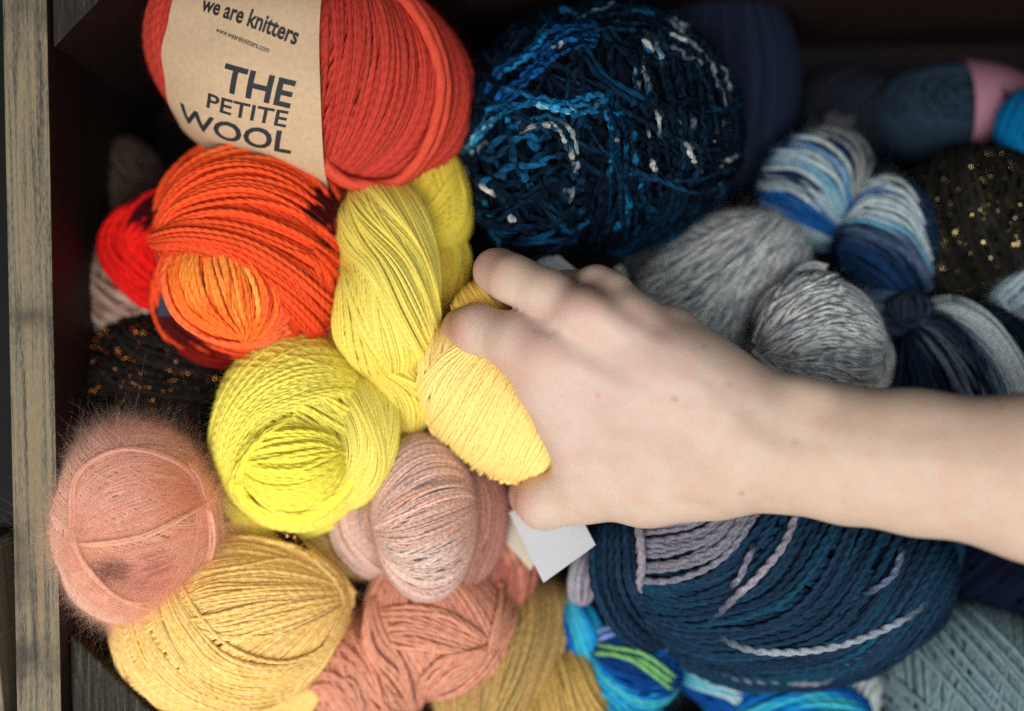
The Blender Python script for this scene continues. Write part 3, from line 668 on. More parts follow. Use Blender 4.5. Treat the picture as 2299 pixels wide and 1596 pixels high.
# ------------------------------------------------------------------ peach mohair ball
def mohair_ball():
    c = (298, 1172, -24)
    root = hank('yarn_ball', 'fuzzy peach pink mohair ball in the corner by the weathered plank', c, 'yarn ball')
    PE = spots(solid(lin(241, 196, 177), 0.04, 0.02), [(420, 1080, 80, 160, lin(236, 182, 152), 0.6), (255, 1275, 40, 24, lin(150, 84, 80), 0.6), (320, 1312, 50, 10, lin(176, 104, 94), 0.4), (350, 1260, 40, 40, lin(206, 140, 122), 0.5)])  # the dark reddish patches put the shade of a hollow into the dye
    b = Buf()
    sf = (c, (188, 224, 182), 0)
    ball(b, *sf[:2], [('par', (0.5, -0.2, 0.85), {'lo': -0.95, 'hi': 0.95}), ('par', (0.35, 0.9, 0.2), {'lo': -0.4, 'hi': 0.95, 'lift': 0.4, 'wob': 0.03, 'tilt': 0.04})], 0.5, PE, npt=90)
    weave(b, [[(150, 1180), (180, 1050), (260, 1000), (360, 1010), (440, 1080)], [(160, 1190), (230, 1110), (320, 1080), (400, 1090), (460, 1120)], [(170, 1200), (250, 1170), (330, 1140), (410, 1110), (465, 1130)], [(180, 1220), (260, 1215), (340, 1190), (410, 1150), (470, 1130)]], 60, 0.42, PE, sf, 0.6, wob=10, jit=1.6, lj=0.2)
    weave(b, [[(420, 1040), (440, 1120), (435, 1230), (390, 1320), (310, 1360)], [(450, 1060), (485, 1160), (480, 1260), (430, 1340), (330, 1385)]], 26, 0.45, PE, sf, 1.0, wob=10, jit=1.4, lj=0.2)
    weave(b, [[(185, 1232), (270, 1234), (350, 1214), (445, 1165)], [(195, 1262), (280, 1278), (360, 1258), (450, 1205)], [(220, 1298), (300, 1318), (370, 1300), (448, 1250)], [(258, 1335), (320, 1352), (385, 1332), (440, 1290)]], 64, 0.45, PE, sf, 0.5, wob=10, jit=1.6, lj=0.2)
    weave(b, [[(130, 1220), (160, 1300), (220, 1360), (310, 1385), (400, 1350)], [(170, 1180), (200, 1260), (260, 1330), (330, 1360), (390, 1330)]], 34, 0.45, PE, sf, 0.6, wob=10, jit=1.4, lj=0.2)
    L_p = lin(238, 184, 156)
    weave(b, [[(150, 1180), (165, 1070), (240, 1015), (335, 1012), (420, 1055), (462, 1130), (472, 1220), (430, 1310), (350, 1370)], [(168, 1185), (180, 1080), (250, 1025), (330, 1022), (410, 1060), (445, 1130), (455, 1220), (415, 1300), (340, 1355)]], 2, 0.8, solid(L_p, .02), sf, 2.0, wob=4, jit=0)
    weave(b, [[(180, 1225), (260, 1222), (340, 1200), (420, 1155), (480, 1115)], [(175, 1215), (260, 1208), (340, 1190), (420, 1150), (475, 1120)]], 2, 0.8, solid(L_p, .02), sf, 2.2, wob=4, jit=0)
    weave(b, [[(160, 1190), (190, 1260), (260, 1330), (340, 1370)], [(170, 1200), (205, 1270), (270, 1330), (330, 1350)]], 2, 0.9, solid(L_p, .02), sf, 2.2, wob=4, jit=0)
    b.build('winding', MOHAIR, root)
    fuzz(b, root, 110000, 0.0036, 0.000018, lift=0.12, tint=1.2, seed=6, npt=6, curl=1.3); fuzz(b, root, 12500, 0.0042, 0.000014, lift=0.2, tint=1.25, seed=66, npt=7, curl=1.4)
mohair_ball()

# ------------------------------------------------------------------ mustard tweed skein
def mustard_ball():
    root = hank('yarn_skein', 'mustard yellow tweed skein pointed at one end, below the peach mohair ball', (530, 1400, -34), 'yarn skein')
    MU = varied([(0, lin(222, 174, 98)), (0.35, lin(236, 198, 126)), (0.7, lin(234, 190, 106)), (1, lin(244, 216, 152))], 30, 40, rnd=0.6, jit=0.06)
    b = Buf()
    sf = ((520, 1400, -34), (262, 190, 190), 14)
    ball(b, *sf[:2], [('mer', (0.98, 0.35, 0.0), {'lo': -PI, 'hi': PI, 'ref': (0, 0, 1), 'arc': (0.03, 0.95), 'wob': 0.02})], 1.12, MU, 14, npt=80, egg=0.05)
    T_ = (790, 1335)
    A_ = [[T_, (700, 1235), (600, 1185), (500, 1180), (410, 1260)], [T_, (690, 1278), (580, 1258), (470, 1270), (385, 1325)], [T_, (690, 1320), (570, 1320), (450, 1340), (345, 1385)], [T_, (690, 1355), (580, 1372), (480, 1390), (390, 1400)], [T_, (700, 1385), (600, 1420), (520, 1430), (440, 1420)]]
    weave(b, A_, 60, 0.88, MU, sf, 0.7, wob=7, jit=0.9, lj=0.2); weave(b, A_, 22, 0.88, MU, sf, 1.2, lj=0.2, wob=14, jit=1.6)
    D_2 = [[(350, 1220), (395, 1300), (435, 1380), (510, 1460), (620, 1490), (720, 1450), (785, 1345)], [(290, 1250), (338, 1340), (375, 1430), (460, 1520), (570, 1550), (690, 1510), (775, 1380)], [(250, 1300), (282, 1400), (310, 1490), (390, 1570), (500, 1610), (630, 1590), (745, 1450)], [(240, 1360), (258, 1460), (290, 1550), (380, 1630), (500, 1660), (640, 1640), (730, 1520)]]
    weave(b, D_2, 58, 0.88, MU, sf, 1.3, wob=7, jit=0.9, lj=0.2); weave(b, D_2, 20, 0.88, MU, sf, 1.8, lj=0.2, wob=14, jit=1.6)
    b.build('winding', HEATHER, root); fuzz(b, root, 3500, 0.0025, 0.000016, tint=1.2, seed=7)
    b2 = Buf()
    lobe(b2, [(640, 1190, -56, 40), (720, 1220, -52, 60), (770, 1270, -54, 60), (800, 1330, -60, 30)], 0.8, 1.1, MU, depth=0.8)
    b2.build('back_fold', HEATHER, root)
mustard_ball()

# ------------------------------------------------------------------ salmon skein
def salmon_skein():
    root = hank('yarn_skein', 'salmon pink loosely wound skein under the dusty pink hank', (950, 1420, -46), 'yarn skein')
    SA = solid(lin(208, 144, 118), 0.06, 0.02)
    b = Buf()
    sf = ((990, 1400, -46), (172, 138, 125), -35)
    ball(b, *sf[:2], [('par', (-0.5, 0.6, 0.6), {'wob': 0.02}), ('mer', (-0.9, 0.75, 0.1), {'lo': -1.6, 'hi': 1.6, 'ref': (0, 0, 1), 'lift': 0.6, 'arc': (0.05, 0.9), 'wob': 0.04})], 1.2, SA, -35)
    weave(b, [[(866, 1368), (940, 1362), (1015, 1382), (1085, 1430)], [(864, 1400), (930, 1402), (1000, 1422), (1080, 1452)], [(870, 1432), (920, 1446), (975, 1456), (1070, 1466)]], 15, 1.2, SA, sf, 2.4, wob=5, jit=0.8)
    weave(b, [[(946, 1545), (958, 1500), (1000, 1465), (1078, 1452)], [(950, 1552), (1000, 1520), (1050, 1488), (1098, 1448)], [(950, 1558), (1020, 1545), (1080, 1500), (1118, 1440)]], 15, 1.2, SA, sf, 3.2, wob=5, jit=0.8)
    weave(b, [[(1080, 1470), (1098, 1400), (1105, 1330), (1090, 1250)], [(1115, 1450), (1142, 1380), (1146, 1300), (1125, 1220)]], 8, 1.2, SA, sf, 3.6, wob=6, jit=0.9)
    b.build('upper_bundle', WOOL, root)
    b2 = Buf()
    ball(b2, (810, 1500, -50), (140, 120, 110), [('par', (0.5, -0.5, 0.7), {'wob': 0.02}),
        ('par', (0.8, 0.5, 0.2), {'lo': -0.9, 'hi': 0.9, 'lift': 0.9, 'wob': 0.05, 'tilt': 0.05}),
        ('par', (0.85, 0.4, 0.35), {'lo': 0.0, 'hi': 0.8, 'lift': 1.9, 'wob': 0.06, 'tilt': 0.08, 'fill': 1.1})], 1.2, SA, -10)
    lobe(b2, [(850, 1340, -36, 30), (860, 1430, -30, 42), (900, 1500, -32, 44), (930, 1590, -44, 30)], 0.6, 1.2, SA, depth=0.7, layers=1, wob=0.2)
    weave(b2, [[(715, 1450), (760, 1420), (810, 1450), (850, 1520)], [(700, 1500), (750, 1470), (800, 1500), (840, 1570)], [(690, 1540), (740, 1530), (790, 1560), (820, 1610)]], 14, 1.2, SA, ((810, 1500, -50), (140, 120, 110), -10), 2.4, wob=8, jit=1.0)
    b2.build('lower_bundle', WOOL, root)
    b3 = Buf()
    lobe(b3, [(1150, 1190, -62, 50), (1135, 1270, -56, 70), (1110, 1350, -54, 74), (1080, 1440, -56, 60)], 0.5, 1.2, solid(lin(186, 112, 98), 0.07), depth=0.8, layers=1)
    b3.build('back_bundle', WOOL, root); fuzz(b, root, 2500, 0.003, 0.00002, seed=8)
    fuzz(b2, root, 2000, 0.003, 0.00002, seed=9)
salmon_skein()

# ------------------------------------------------------------------ ochre hank
def ochre_hank():
    root = hank('yarn_hank', 'ochre brown hank folded in two at the lower edge, beside the blue hank', (1180, 1480, -56))
    OC = solid(lin(174, 142, 88), 0.08, 0.03)
    b = Buf()
    lobe(b, [(1230, 1300, -68, 60), (1210, 1380, -58, 92), (1150, 1470, -50, 112), (1080, 1560, -48, 110), (1035, 1640, -52, 92)], 1.9, 1.0, OC, depth=0.8, wob=0.15)
    b.build('long_fold', HEATHER, root); fuzz(b, root, 3000, 0.003, 0.00002, seed=10)
    b2 = Buf()
    lobe(b2, [(1275, 1450, -52, 40), (1275, 1530, -44, 66), (1270, 1590, -44, 90), (1255, 1665, -48, 90)], 2.0, 1.0, solid(lin(184, 150, 84), 0.08, 0.03), depth=0.85, wob=0.15)
    b2.build('short_fold', HEATHER, root)
ochre_hank()

# ------------------------------------------------------------------ glitter balls
def glints(name, c, rad, rgb, count, size, parent, seed, rough=0.25, zmin=0.0, clump=None):
    """short metallic threads spun into the yarn, lying every way over the ball"""
    g = np.random.default_rng(seed); Z = c[2] / 1000; C = P(c[0], c[1], Z); R3 = np.array(rad) * S(Z)
    if clump is None: u = unit(g.normal(0, 1, (count, 3)))
    else:
        k = unit(np.concatenate([g.normal(0, 0.62, (clump, 2)), np.ones((clump, 1)) * 0.8], 1))
        ax = unit(g.normal(0, 1, (clump, 3))); pick = g.integers(0, clump, count); a_ = g.normal(0, 0.16, (count, 1))
        u = unit(k[pick] + np.cross(ax[pick], k[pick]) * a_ + g.normal(0, 0.012, (count, 3)))
    u = u[u[:, 2] > zmin]; n_ = len(u)
    p = C + u * R3 * (1.0 + g.uniform(0.0, 0.02, (n_, 1))); nr = unit(unit(u / R3) + g.normal(0, 0.5, (n_, 3)))
    t = unit(np.cross(nr, g.normal(0, 1, (n_, 3)))); s = np.cross(nr, t); L_ = size * g.lognormal(0, 0.35, (n_, 1)); W2 = L_ * 0.55; th = 0.00006
    q = []
    for e in (th, -th):
        q += [p + t * L_ * a + s * W2 * b_ + nr * e for a, b_ in ((-1, -1), (1, -1), (1, 1), (-1, 1))]
    V = np.stack(q, 1).reshape(-1, 3); i = np.arange(n_)[:, None] * 8
    F = np.concatenate([i + np.array([f]) for f in ((0, 1, 2, 3), (7, 6, 5, 4), (0, 4, 5, 1), (1, 5, 6, 2), (2, 6, 7, 3), (3, 7, 4, 0))])
    return raw_mesh(name, V, [F], flat_mat('metallic_thread', rgb, rough, 1.0), parent, smooth=False)
def copper_ball():
    c = (352, 850, -62)
    root = hank('yarn_ball', 'black ball spun with glinting copper thread, between the orange hank and the peach mohair ball', c, 'yarn ball')
    b = Buf(); BK = solid((0.014, 0.011, 0.010), 0.35)
    R_ = (172, 150, 140)
    ball(b, c, R_, [('par', (0.3, 0.5, 0.8), {'wob': 0.05, 'tilt': 0.1, 'jit': 0.6}), ('par', (-0.6, 0.4, 0.5), {'wob': 0.05, 'tilt': 0.12, 'lift': 0.8, 'jit': 0.7}), ('par', (0.2, 0.9, 0.2), {'wob': 0.06, 'tilt': 0.12, 'lift': 1.6, 'fill': 1.1})], 1.1, BK)
    b.build('winding', HEATHER, root)
    glints('copper_thread', c, (178, 156, 147), (0.95, 0.40, 0.13), 2000, 0.00036, root, 4, rough=0.4, clump=120)
    s_ = Buf(); 
    strand(s_, [(615, 1185, -26), (660, 1205, -24), (700, 1250, -25), (745, 1290, -30), (800, 1310, -42), (870, 1320, -46)], 1.3, (0.01, 0.007, 0.006))
    strand(s_, [(610, 1180, -28), (650, 1215, -25), (690, 1262, -26), (750, 1305, -32), (820, 1325, -44)], 1.3, (0.01, 0.007, 0.006))
    s_.build('loose_end', HEATHER, root)
    p = s_.src[0][0]; V = []; 
    g = np.random.default_rng(5)
    k = p[g.integers(0, len(p) // 2, 40)] + np.array([0, 0, 0.0014]) + g.normal(0, 0.0005, (40, 3)); nr = unit(np.array([-0.3, -0.4, 1]) + g.normal(0, 0.35, (40, 3))); t = unit(np.cross(nr, g.normal(0, 1, (40, 3)))); q = np.cross(nr, t)
    V = np.stack([k + t * .0005 * a + q * .0003 * e + nr * h for h in (5e-5, -5e-5) for a, e in ((-1, -1), (1, -1), (1, 1), (-1, 1))], 1).reshape(-1, 3); i = np.arange(40)[:, None] * 8
    F = np.concatenate([i + np.array([f]) for f in ((0, 1, 2, 3), (7, 6, 5, 4), (0, 4, 5, 1), (1, 5, 6, 2), (2, 6, 7, 3), (3, 7, 4, 0))])
    raw_mesh('copper_thread', V, [F], flat_mat('metallic_copper', (0.85, 0.42, 0.16), 0.25, 1.0), root, smooth=False)
copper_ball()
def gold_glitter():
    c = (2190, 505, -66)
    root = hank('yarn_ball', 'black ball spun with glinting gold thread at the right edge', c, 'yarn ball')
    b = Buf(); BK = solid((0.016, 0.0145, 0.012), 0.35)
    ball(b, c, (182, 172, 150), [('par', (0.3, 0.5, 0.8), {'wob': 0.05, 'tilt': 0.1, 'jit': 0.6}), ('par', (-0.6, 0.4, 0.5), {'wob': 0.05, 'tilt': 0.12, 'lift': 0.8, 'jit': 0.7}), ('par', (0.8, 0.3, 0.4), {'wob': 0.06, 'tilt': 0.12, 'lift': 1.6, 'fill': 1.1})], 1.1, BK)
    b.build('winding', HEATHER, root)
    glints('gold_thread', c, (189, 179, 157), (0.8, 0.62, 0.28), 1000, 0.00032, root, 8, rough=0.4, clump=120)
gold_glitter()

# ------------------------------------------------------------------ beige ball behind the orange hank
def beige_ball():
    c = (282, 655, -66)
    root = hank('yarn_ball', 'beige fuzzy ball half hidden behind the red end of the orange hank', c, 'yarn ball')
    b = Buf(); BE = varied([(0, lin(120, 96, 82)), (0.5, lin(170, 140, 122)), (1, lin(206, 184, 168))], 2, 4, rnd=0.3)
    ball(b, c, (108, 112, 100), [('par', (0.2, 0.2, 0.95), {'wob': 0.03}), ('par', (0.5, 0.7, 0.4), {'wob': 0.05, 'lift': 0.8, 'tilt': 0.1}), ('par', (0.25, -0.1, 0.9), {'lo': 0.1, 'hi': 0.8, 'wob': 0.05, 'lift': 1.4, 'fill': 1.2})], 1.2, BE)
    sf = (c, (108, 112, 100), 0)
    weave(b, [[(235, 575), (290, 620), (320, 680), (370, 735)], [(275, 575), (330, 610), (360, 660), (385, 700)]], 9, 1.3, solid(lin(206, 190, 176), 0.06), sf, 2.2, wob=6)
    weave(b, [[(190, 610), (185, 680), (225, 745), (320, 760)], [(205, 610), (205, 680), (240, 730), (320, 742)]], 4, 1.3, solid(lin(176, 152, 138), 0.06), sf, 2.2, wob=6)
    b.build('winding', MOHAIR, root); fuzz(b, root, 2500, 0.004, 0.00002, seed=12)
beige_ball()
def brown_ball():
    c = (262, 440, -98)
    root = hank('yarn_ball', 'dark taupe ball deep in the shadow by the crate wall', c, 'yarn ball')
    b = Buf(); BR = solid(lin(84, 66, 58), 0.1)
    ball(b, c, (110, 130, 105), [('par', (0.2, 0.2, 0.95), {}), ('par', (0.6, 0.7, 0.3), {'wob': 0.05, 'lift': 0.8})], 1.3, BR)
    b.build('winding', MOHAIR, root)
brown_ball()

# ------------------------------------------------------------------ big navy boucle ball
def navy_ball():
    c = (1345, 292, -48)
    root = hank('yarn_ball', 'big dark navy boucle ball flecked with white and turquoise slubs', c, 'yarn ball')
    b = Buf()
    NV = varied([(0, lin(9, 16, 25)), (0.5, lin(13, 27, 41)), (0.66, lin(16, 46, 70)), (0.82, lin(20, 80, 116)), (1, lin(34, 120, 160))], 7, 9, rnd=0.3, jit=0.2)
    DK_ = solid(lin(11, 18, 28), 0.3); DKN = lin(13, 28, 42)
    sl = (9, 0.85, 0.2, [lin(170, 174, 172), lin(130, 144, 152), lin(28, 110, 150), DKN, DKN, DKN, DKN, lin(24, 84, 124)])
    ball(b, c, (302, 262, 225), [('par', (0.3, 0.5, 0.8), {'dye': DK_}),
        ('mer', (0.05, 1, 0.05), {'lo': -1.9, 'hi': 1.9, 'ref': (0, 0, 1), 'arc': (0.1, 0.92), 'wob': 0.06, 'lift': 0.8, 'dye': DK_})], 1.7, NV, npt=90)
    ball(b, (1345, 292, -46), (304, 264, 226), [('mer', (0.05, 1, 0.05), {'lo': -1.9, 'hi': 1.9, 'ref': (0, 0, 1), 'arc': (0.08, 0.95), 'wob': 0.10, 'lift': 1.6, 'fill': 1.25, 'jit': 0.8}),
        ('par', (0.4, 0.75, 0.4), {'lo': -0.2, 'hi': 0.97, 'wob': 0.06, 'lift': 2.2, 'fill': 1.5, 'jit': 0.8, 'tilt': 0.1})], 1.35, NV, npt=170, slub=sl, core=0, uneven=True)
    ball(b, (1205, 410, -26), (135, 160, 130), [('par', (0.6, 0.5, 0.5), {'wob': 0.08, 'tilt': 0.15, 'jit': 0.6, 'fill': 1.1}), ('par', (-0.3, 0.75, 0.4), {'wob': 0.06, 'tilt': 0.1, 'lift': 1, 'jit': 0.6, 'fill': 1.3})], 1.5, NV, npt=150, slub=sl, core=0.9, uneven=True)
    sfn = ((1345, 292, -46), (304, 264, 226), 0); WH = [lin(182, 184, 180), lin(150, 160, 164), lin(96, 126, 142)]; TE = lin(24, 104, 146)
    def slubs(gl, n, base, spots_, fr=16, th=0.42, r_=1.0, lf=3.2): weave(b, gl, n, r_, solid(base, 0.2), sfn, lf, npt=150, wob=16, jit=1.4, slub=(fr * 0.7, th, 0.3, spots_), uneven=True)
    slubs([[(1060, 300), (1120, 255), (1200, 228), (1290, 235), (1360, 225)], [(1060, 340), (1120, 285), (1200, 250), (1290, 250), (1350, 240)]], 4, lin(20, 84, 122), [lin(40, 140, 184), TE, lin(120, 180, 200)], 14, 0.6)
    slubs([[(1100, 350), (1160, 295), (1225, 268), (1275, 290), (1300, 340), (1295, 400), (1270, 460), (1250, 520)], [(1130, 350), (1180, 310), (1225, 290), (1262, 310), (1280, 350), (1275, 400), (1255, 460), (1225, 510)]], 4, lin(16, 60, 90), WH, 16, 0.5)
    slubs([[(1390, 110), (1410, 180), (1425, 270), (1430, 360), (1420, 440)], [(1460, 110), (1490, 190), (1520, 280), (1560, 340), (1590, 400), (1600, 470)]], 6, DKN, WH, 15, 0.74)
    slubs([[(1290, 60), (1400, 40), (1490, 55), (1570, 110), (1620, 200), (1625, 300)], [(1300, 90), (1400, 75), (1480, 95), (1550, 150), (1590, 230), (1600, 310)]], 5, DKN, WH + [lin(120, 130, 140)], 15, 0.6)
    slubs([[(1090, 220), (1160, 140), (1240, 90), (1330, 70)], [(1120, 240), (1190, 170), (1260, 120), (1340, 110)]], 6, lin(14, 56, 96), [TE, lin(20, 80, 140), WH[1]], 12, 0.6)
    slubs([[(1320, 260), (1340, 340), (1345, 430), (1330, 520)], [(1400, 250), (1440, 330), (1470, 420), (1480, 500)]], 6, lin(12, 40, 62), [TE, WH[0], lin(28, 120, 160), DKN], 13, 0.72)
    b.build('winding', yarn_mat('boucle_wool', 2, 0.6, 0.0008, sheen=0.2, speck=0.4, speck_scale=350), root)
    fuzz(b, root, 52000, 0.003, 0.000022, tint=0.85, seed=13)
navy_ball()
def slate_ball():
    c = (1612, 190, -92)
    root = hank('yarn_ball', 'smooth slate blue ball in shadow behind the navy boucle ball', c, 'yarn ball')
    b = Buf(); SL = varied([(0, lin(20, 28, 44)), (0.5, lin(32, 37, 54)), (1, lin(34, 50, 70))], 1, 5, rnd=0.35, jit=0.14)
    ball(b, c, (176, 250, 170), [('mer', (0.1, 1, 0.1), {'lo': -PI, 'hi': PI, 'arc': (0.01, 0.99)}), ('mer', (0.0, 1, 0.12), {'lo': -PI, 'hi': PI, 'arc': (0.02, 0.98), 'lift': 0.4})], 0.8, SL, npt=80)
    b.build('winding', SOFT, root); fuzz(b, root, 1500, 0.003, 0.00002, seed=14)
slate_ball()

# ------------------------------------------------------------------ far dark balls
def far_balls():
    c = (1905, 265, -112)
    root = hank('yarn_ball', 'charcoal fuzzy ball deep in the crate above the white and blue hank', c, 'yarn ball')
    b = Buf(); ball(b, c, (130, 105, 100), [('par', (0.3, 0.4, 0.85), {}), ('par', (0.7, -0.4, 0.5), {'wob': 0.05, 'lift': 0.8})], 1.3, spots(solid(lin(38, 41, 50), 0.12), [(1870, 285, 40, 26, lin(110, 110, 116), 0.6)]))
    b.build('winding', MOHAIR, root); fuzz(b, root, 2500, 0.005, 0.00002, seed=15)
    c = (2000, 330, -118)
    root = hank('yarn_ball', 'blackish navy ball wedged between the charcoal ball and the pink banded ball', c, 'yarn ball')
    b = Buf(); ball(b, c, (120, 100, 95), [('par', (0.3, 0.4, 0.85), {}), ('par', (0.7, -0.4, 0.5), {'wob': 0.05, 'lift': 0.8})], 1.3, solid(lin(22, 28, 40), 0.12))
    b.build('winding', MOHAIR, root)
    c = (2140, 262, -96); rad = (178, 112, 112)
    root = hank('yarn_ball', 'dark blue grey ball with a dull pink paper band', c, 'yarn ball')
    b = Buf(); ball(b, c, rad, [('par', (0.2, 0.3, 0.9), {}), ('par', (-0.2, 0.4, 0.8), {'wob': 0.04, 'lift': 0.6})], 1.1, solid(lin(40, 54, 68), 0.08))
    b.build('winding', SOFT, root)
    Z = c[2] / 1000; C = P(c[0], c[1], Z); R3 = np.array(rad) * S(Z)
    a = np.linspace(0.02, 0.85, 24)[:, None]; th = np.linspace(-0.3, PI + 0.3, 50)[None]; q = np.sqrt(1 - a * a * 0.8)
    def sf(a, th, off): 
        u = np.stack(np.broadcast_arrays(a, np.sqrt(1 - a * a * 0.8) * np.cos(th), np.sqrt(1 - a * a * 0.8) * np.sin(th)), -1); n = unit(u / R3); return C + u * R3 + n * off
    lab = sheet(None, 'paper_band', sf(a, th, 0.003), 0.0003, flat_mat('dull_pink_paper', lin(160, 110, 126), 0.8, noise=0.05), root)
    lab['label'] = 'dull pink paper band'
    ink = flat_mat('plum_ink', lin(70, 36, 56), 0.7)
    for k, (a0, a1, t0, t1) in enumerate([(0.34, 0.37, 1.2, 1.75), (0.37, 0.45, 1.55, 1.66), (0.37, 0.43, 1.3, 1.4), (0.34, 0.62, 2.05, 2.4)]):
        aa = np.linspace(a0, a1, 6)[:, None]; tt = np.linspace(t0, t1, 8)[None]
        sheet(None, 'printed_mark', sf(aa, tt, 0.0032), 0.0001, ink, lab)
    c = (2330, 300, -62)
    root = hank('yarn_ball', 'bright turquoise blue ball cut off by the right edge', c, 'yarn ball')
    b = Buf(); ball(b, c, (92, 100, 90), [('par', (0.8, 0.3, 0.4), {}), ('par', (0.7, -0.4, 0.5), {'wob': 0.03, 'lift': 0.6})], 0.8, solid(lin(10, 100, 150), 0.06))
    b.build('winding', SOFT, root)
    c = (2320, 660, -48)
    root = hank('yarn_ball', 'pale grey blue fuzzy ball cut off by the right edge below the gold flecked ball', c, 'yarn ball')
    b = Buf(); ball(b, c, (85, 60, 65), [('par', (0.5, 0.3, 0.6), {}), ('par', (0.7, -0.6, 0.2), {'wob': 0.05, 'lift': 0.8})], 1.2, varied([(0, lin(40, 60, 84)), (0.5, lin(170, 188, 198)), (1, lin(214, 222, 224))], 3, 5, rnd=0.4))
    b.build('winding', MOHAIR, root); fuzz(b, root, 2000, 0.004, 0.00002, seed=16)
    c = (2260, 1290, -72)
    root = hank('yarn_ball', 'near black navy ball in the shadow under the forearm at the right edge', c, 'yarn ball')
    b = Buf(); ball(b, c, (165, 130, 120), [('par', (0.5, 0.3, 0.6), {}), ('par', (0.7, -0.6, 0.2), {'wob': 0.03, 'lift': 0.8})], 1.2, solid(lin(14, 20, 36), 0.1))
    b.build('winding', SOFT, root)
far_balls()

# ------------------------------------------------------------------ white and blue hanks
WB = [(0, lin(12, 28, 52)), (0.3, lin(24, 60, 104)), (0.42, lin(24, 104, 160)), (0.5, lin(120, 170, 190)), (0.62, lin(206, 214, 214)), (1, lin(226, 228, 222))]
def white_blue_hank():
    root = hank('yarn_hank', 'white and blue variegated hank twisted in two folds, beside the black and gold ball', (1900, 470, -60))
    b = Buf(); W1, W2, B1, B2, N1, TQ = lin(168, 182, 186), lin(152, 154, 148), lin(20, 78, 136), lin(34, 110, 160), lin(22, 40, 66), lin(92, 150, 172)
    f1 = bands([(0, TQ), (0.10, W1), (0.16, B1), (0.28, B1), (0.34, W1), (0.42, N1), (0.46, W1), (0.56, TQ), (0.62, W1), (0.70, B2), (0.76, W1), (0.84, W2), (0.9, N1), (0.95, W2), (1, W2)], 0.05)
    sf = ((1825, 418, -64), (124, 122, 105), 0)
    g = [[(1735, 520), (1780, 535), (1840, 552), (1892, 552)], [(1712, 450), (1765, 472), (1830, 505), (1888, 535)], [(1708, 400), (1775, 412), (1840, 452), (1893, 518)], [(1730, 348), (1805, 358), (1870, 410), (1900, 492)], [(1790, 300), (1865, 318), (1915, 370), (1908, 462)], [(1850, 288), (1920, 308), (1948, 370), (1918, 435)]]
    ball(b, *sf[:2], [('par', (-0.6, -0.7, 0.3), {})], 1.2, solid(N1, 0.1)); weave(b, g, 34, 1.3, f1, sf, 1.2, wob=3)
    b.build('twisted_fold', WOOL, root); fuzz(b, root, 2500, 0.003, 0.00002, seed=17)
    b2 = Buf(); sf = ((1985, 540, -56), (114, 146, 110), 0)
    f2 = bands([(0, W2), (0.10, W1), (0.16, B1), (0.20, W1), (0.36, W1), (0.44, TQ), (0.50, lin(90, 104, 130)), (0.56, N1), (0.62, lin(80, 96, 124)), (0.68, N1), (0.80, lin(26, 56, 96)), (0.9, N1), (1, N1)], 0.05)
    g = [[(1905, 470), (1950, 408), (2005, 395), (2050, 430)], [(1898, 495), (1960, 448), (2035, 470), (2085, 560)], [(1888, 510), (1950, 500), (2035, 545), (2092, 640)], [(1885, 535), (1935, 555), (2005, 600), (2060, 680)], [(1882, 580), (1915, 620), (1960, 660), (2005, 695)]]
    ball(b2, *sf[:2], [('par', (-0.6, -0.7, 0.3), {})], 1.2, solid(N1, 0.1)); weave(b2, g, 34, 1.3, f2, sf, 1.2, wob=3)
    b2.build('twisted_fold', WOOL, root); fuzz(b2, root, 2500, 0.003, 0.00002, seed=18)
white_blue_hank()
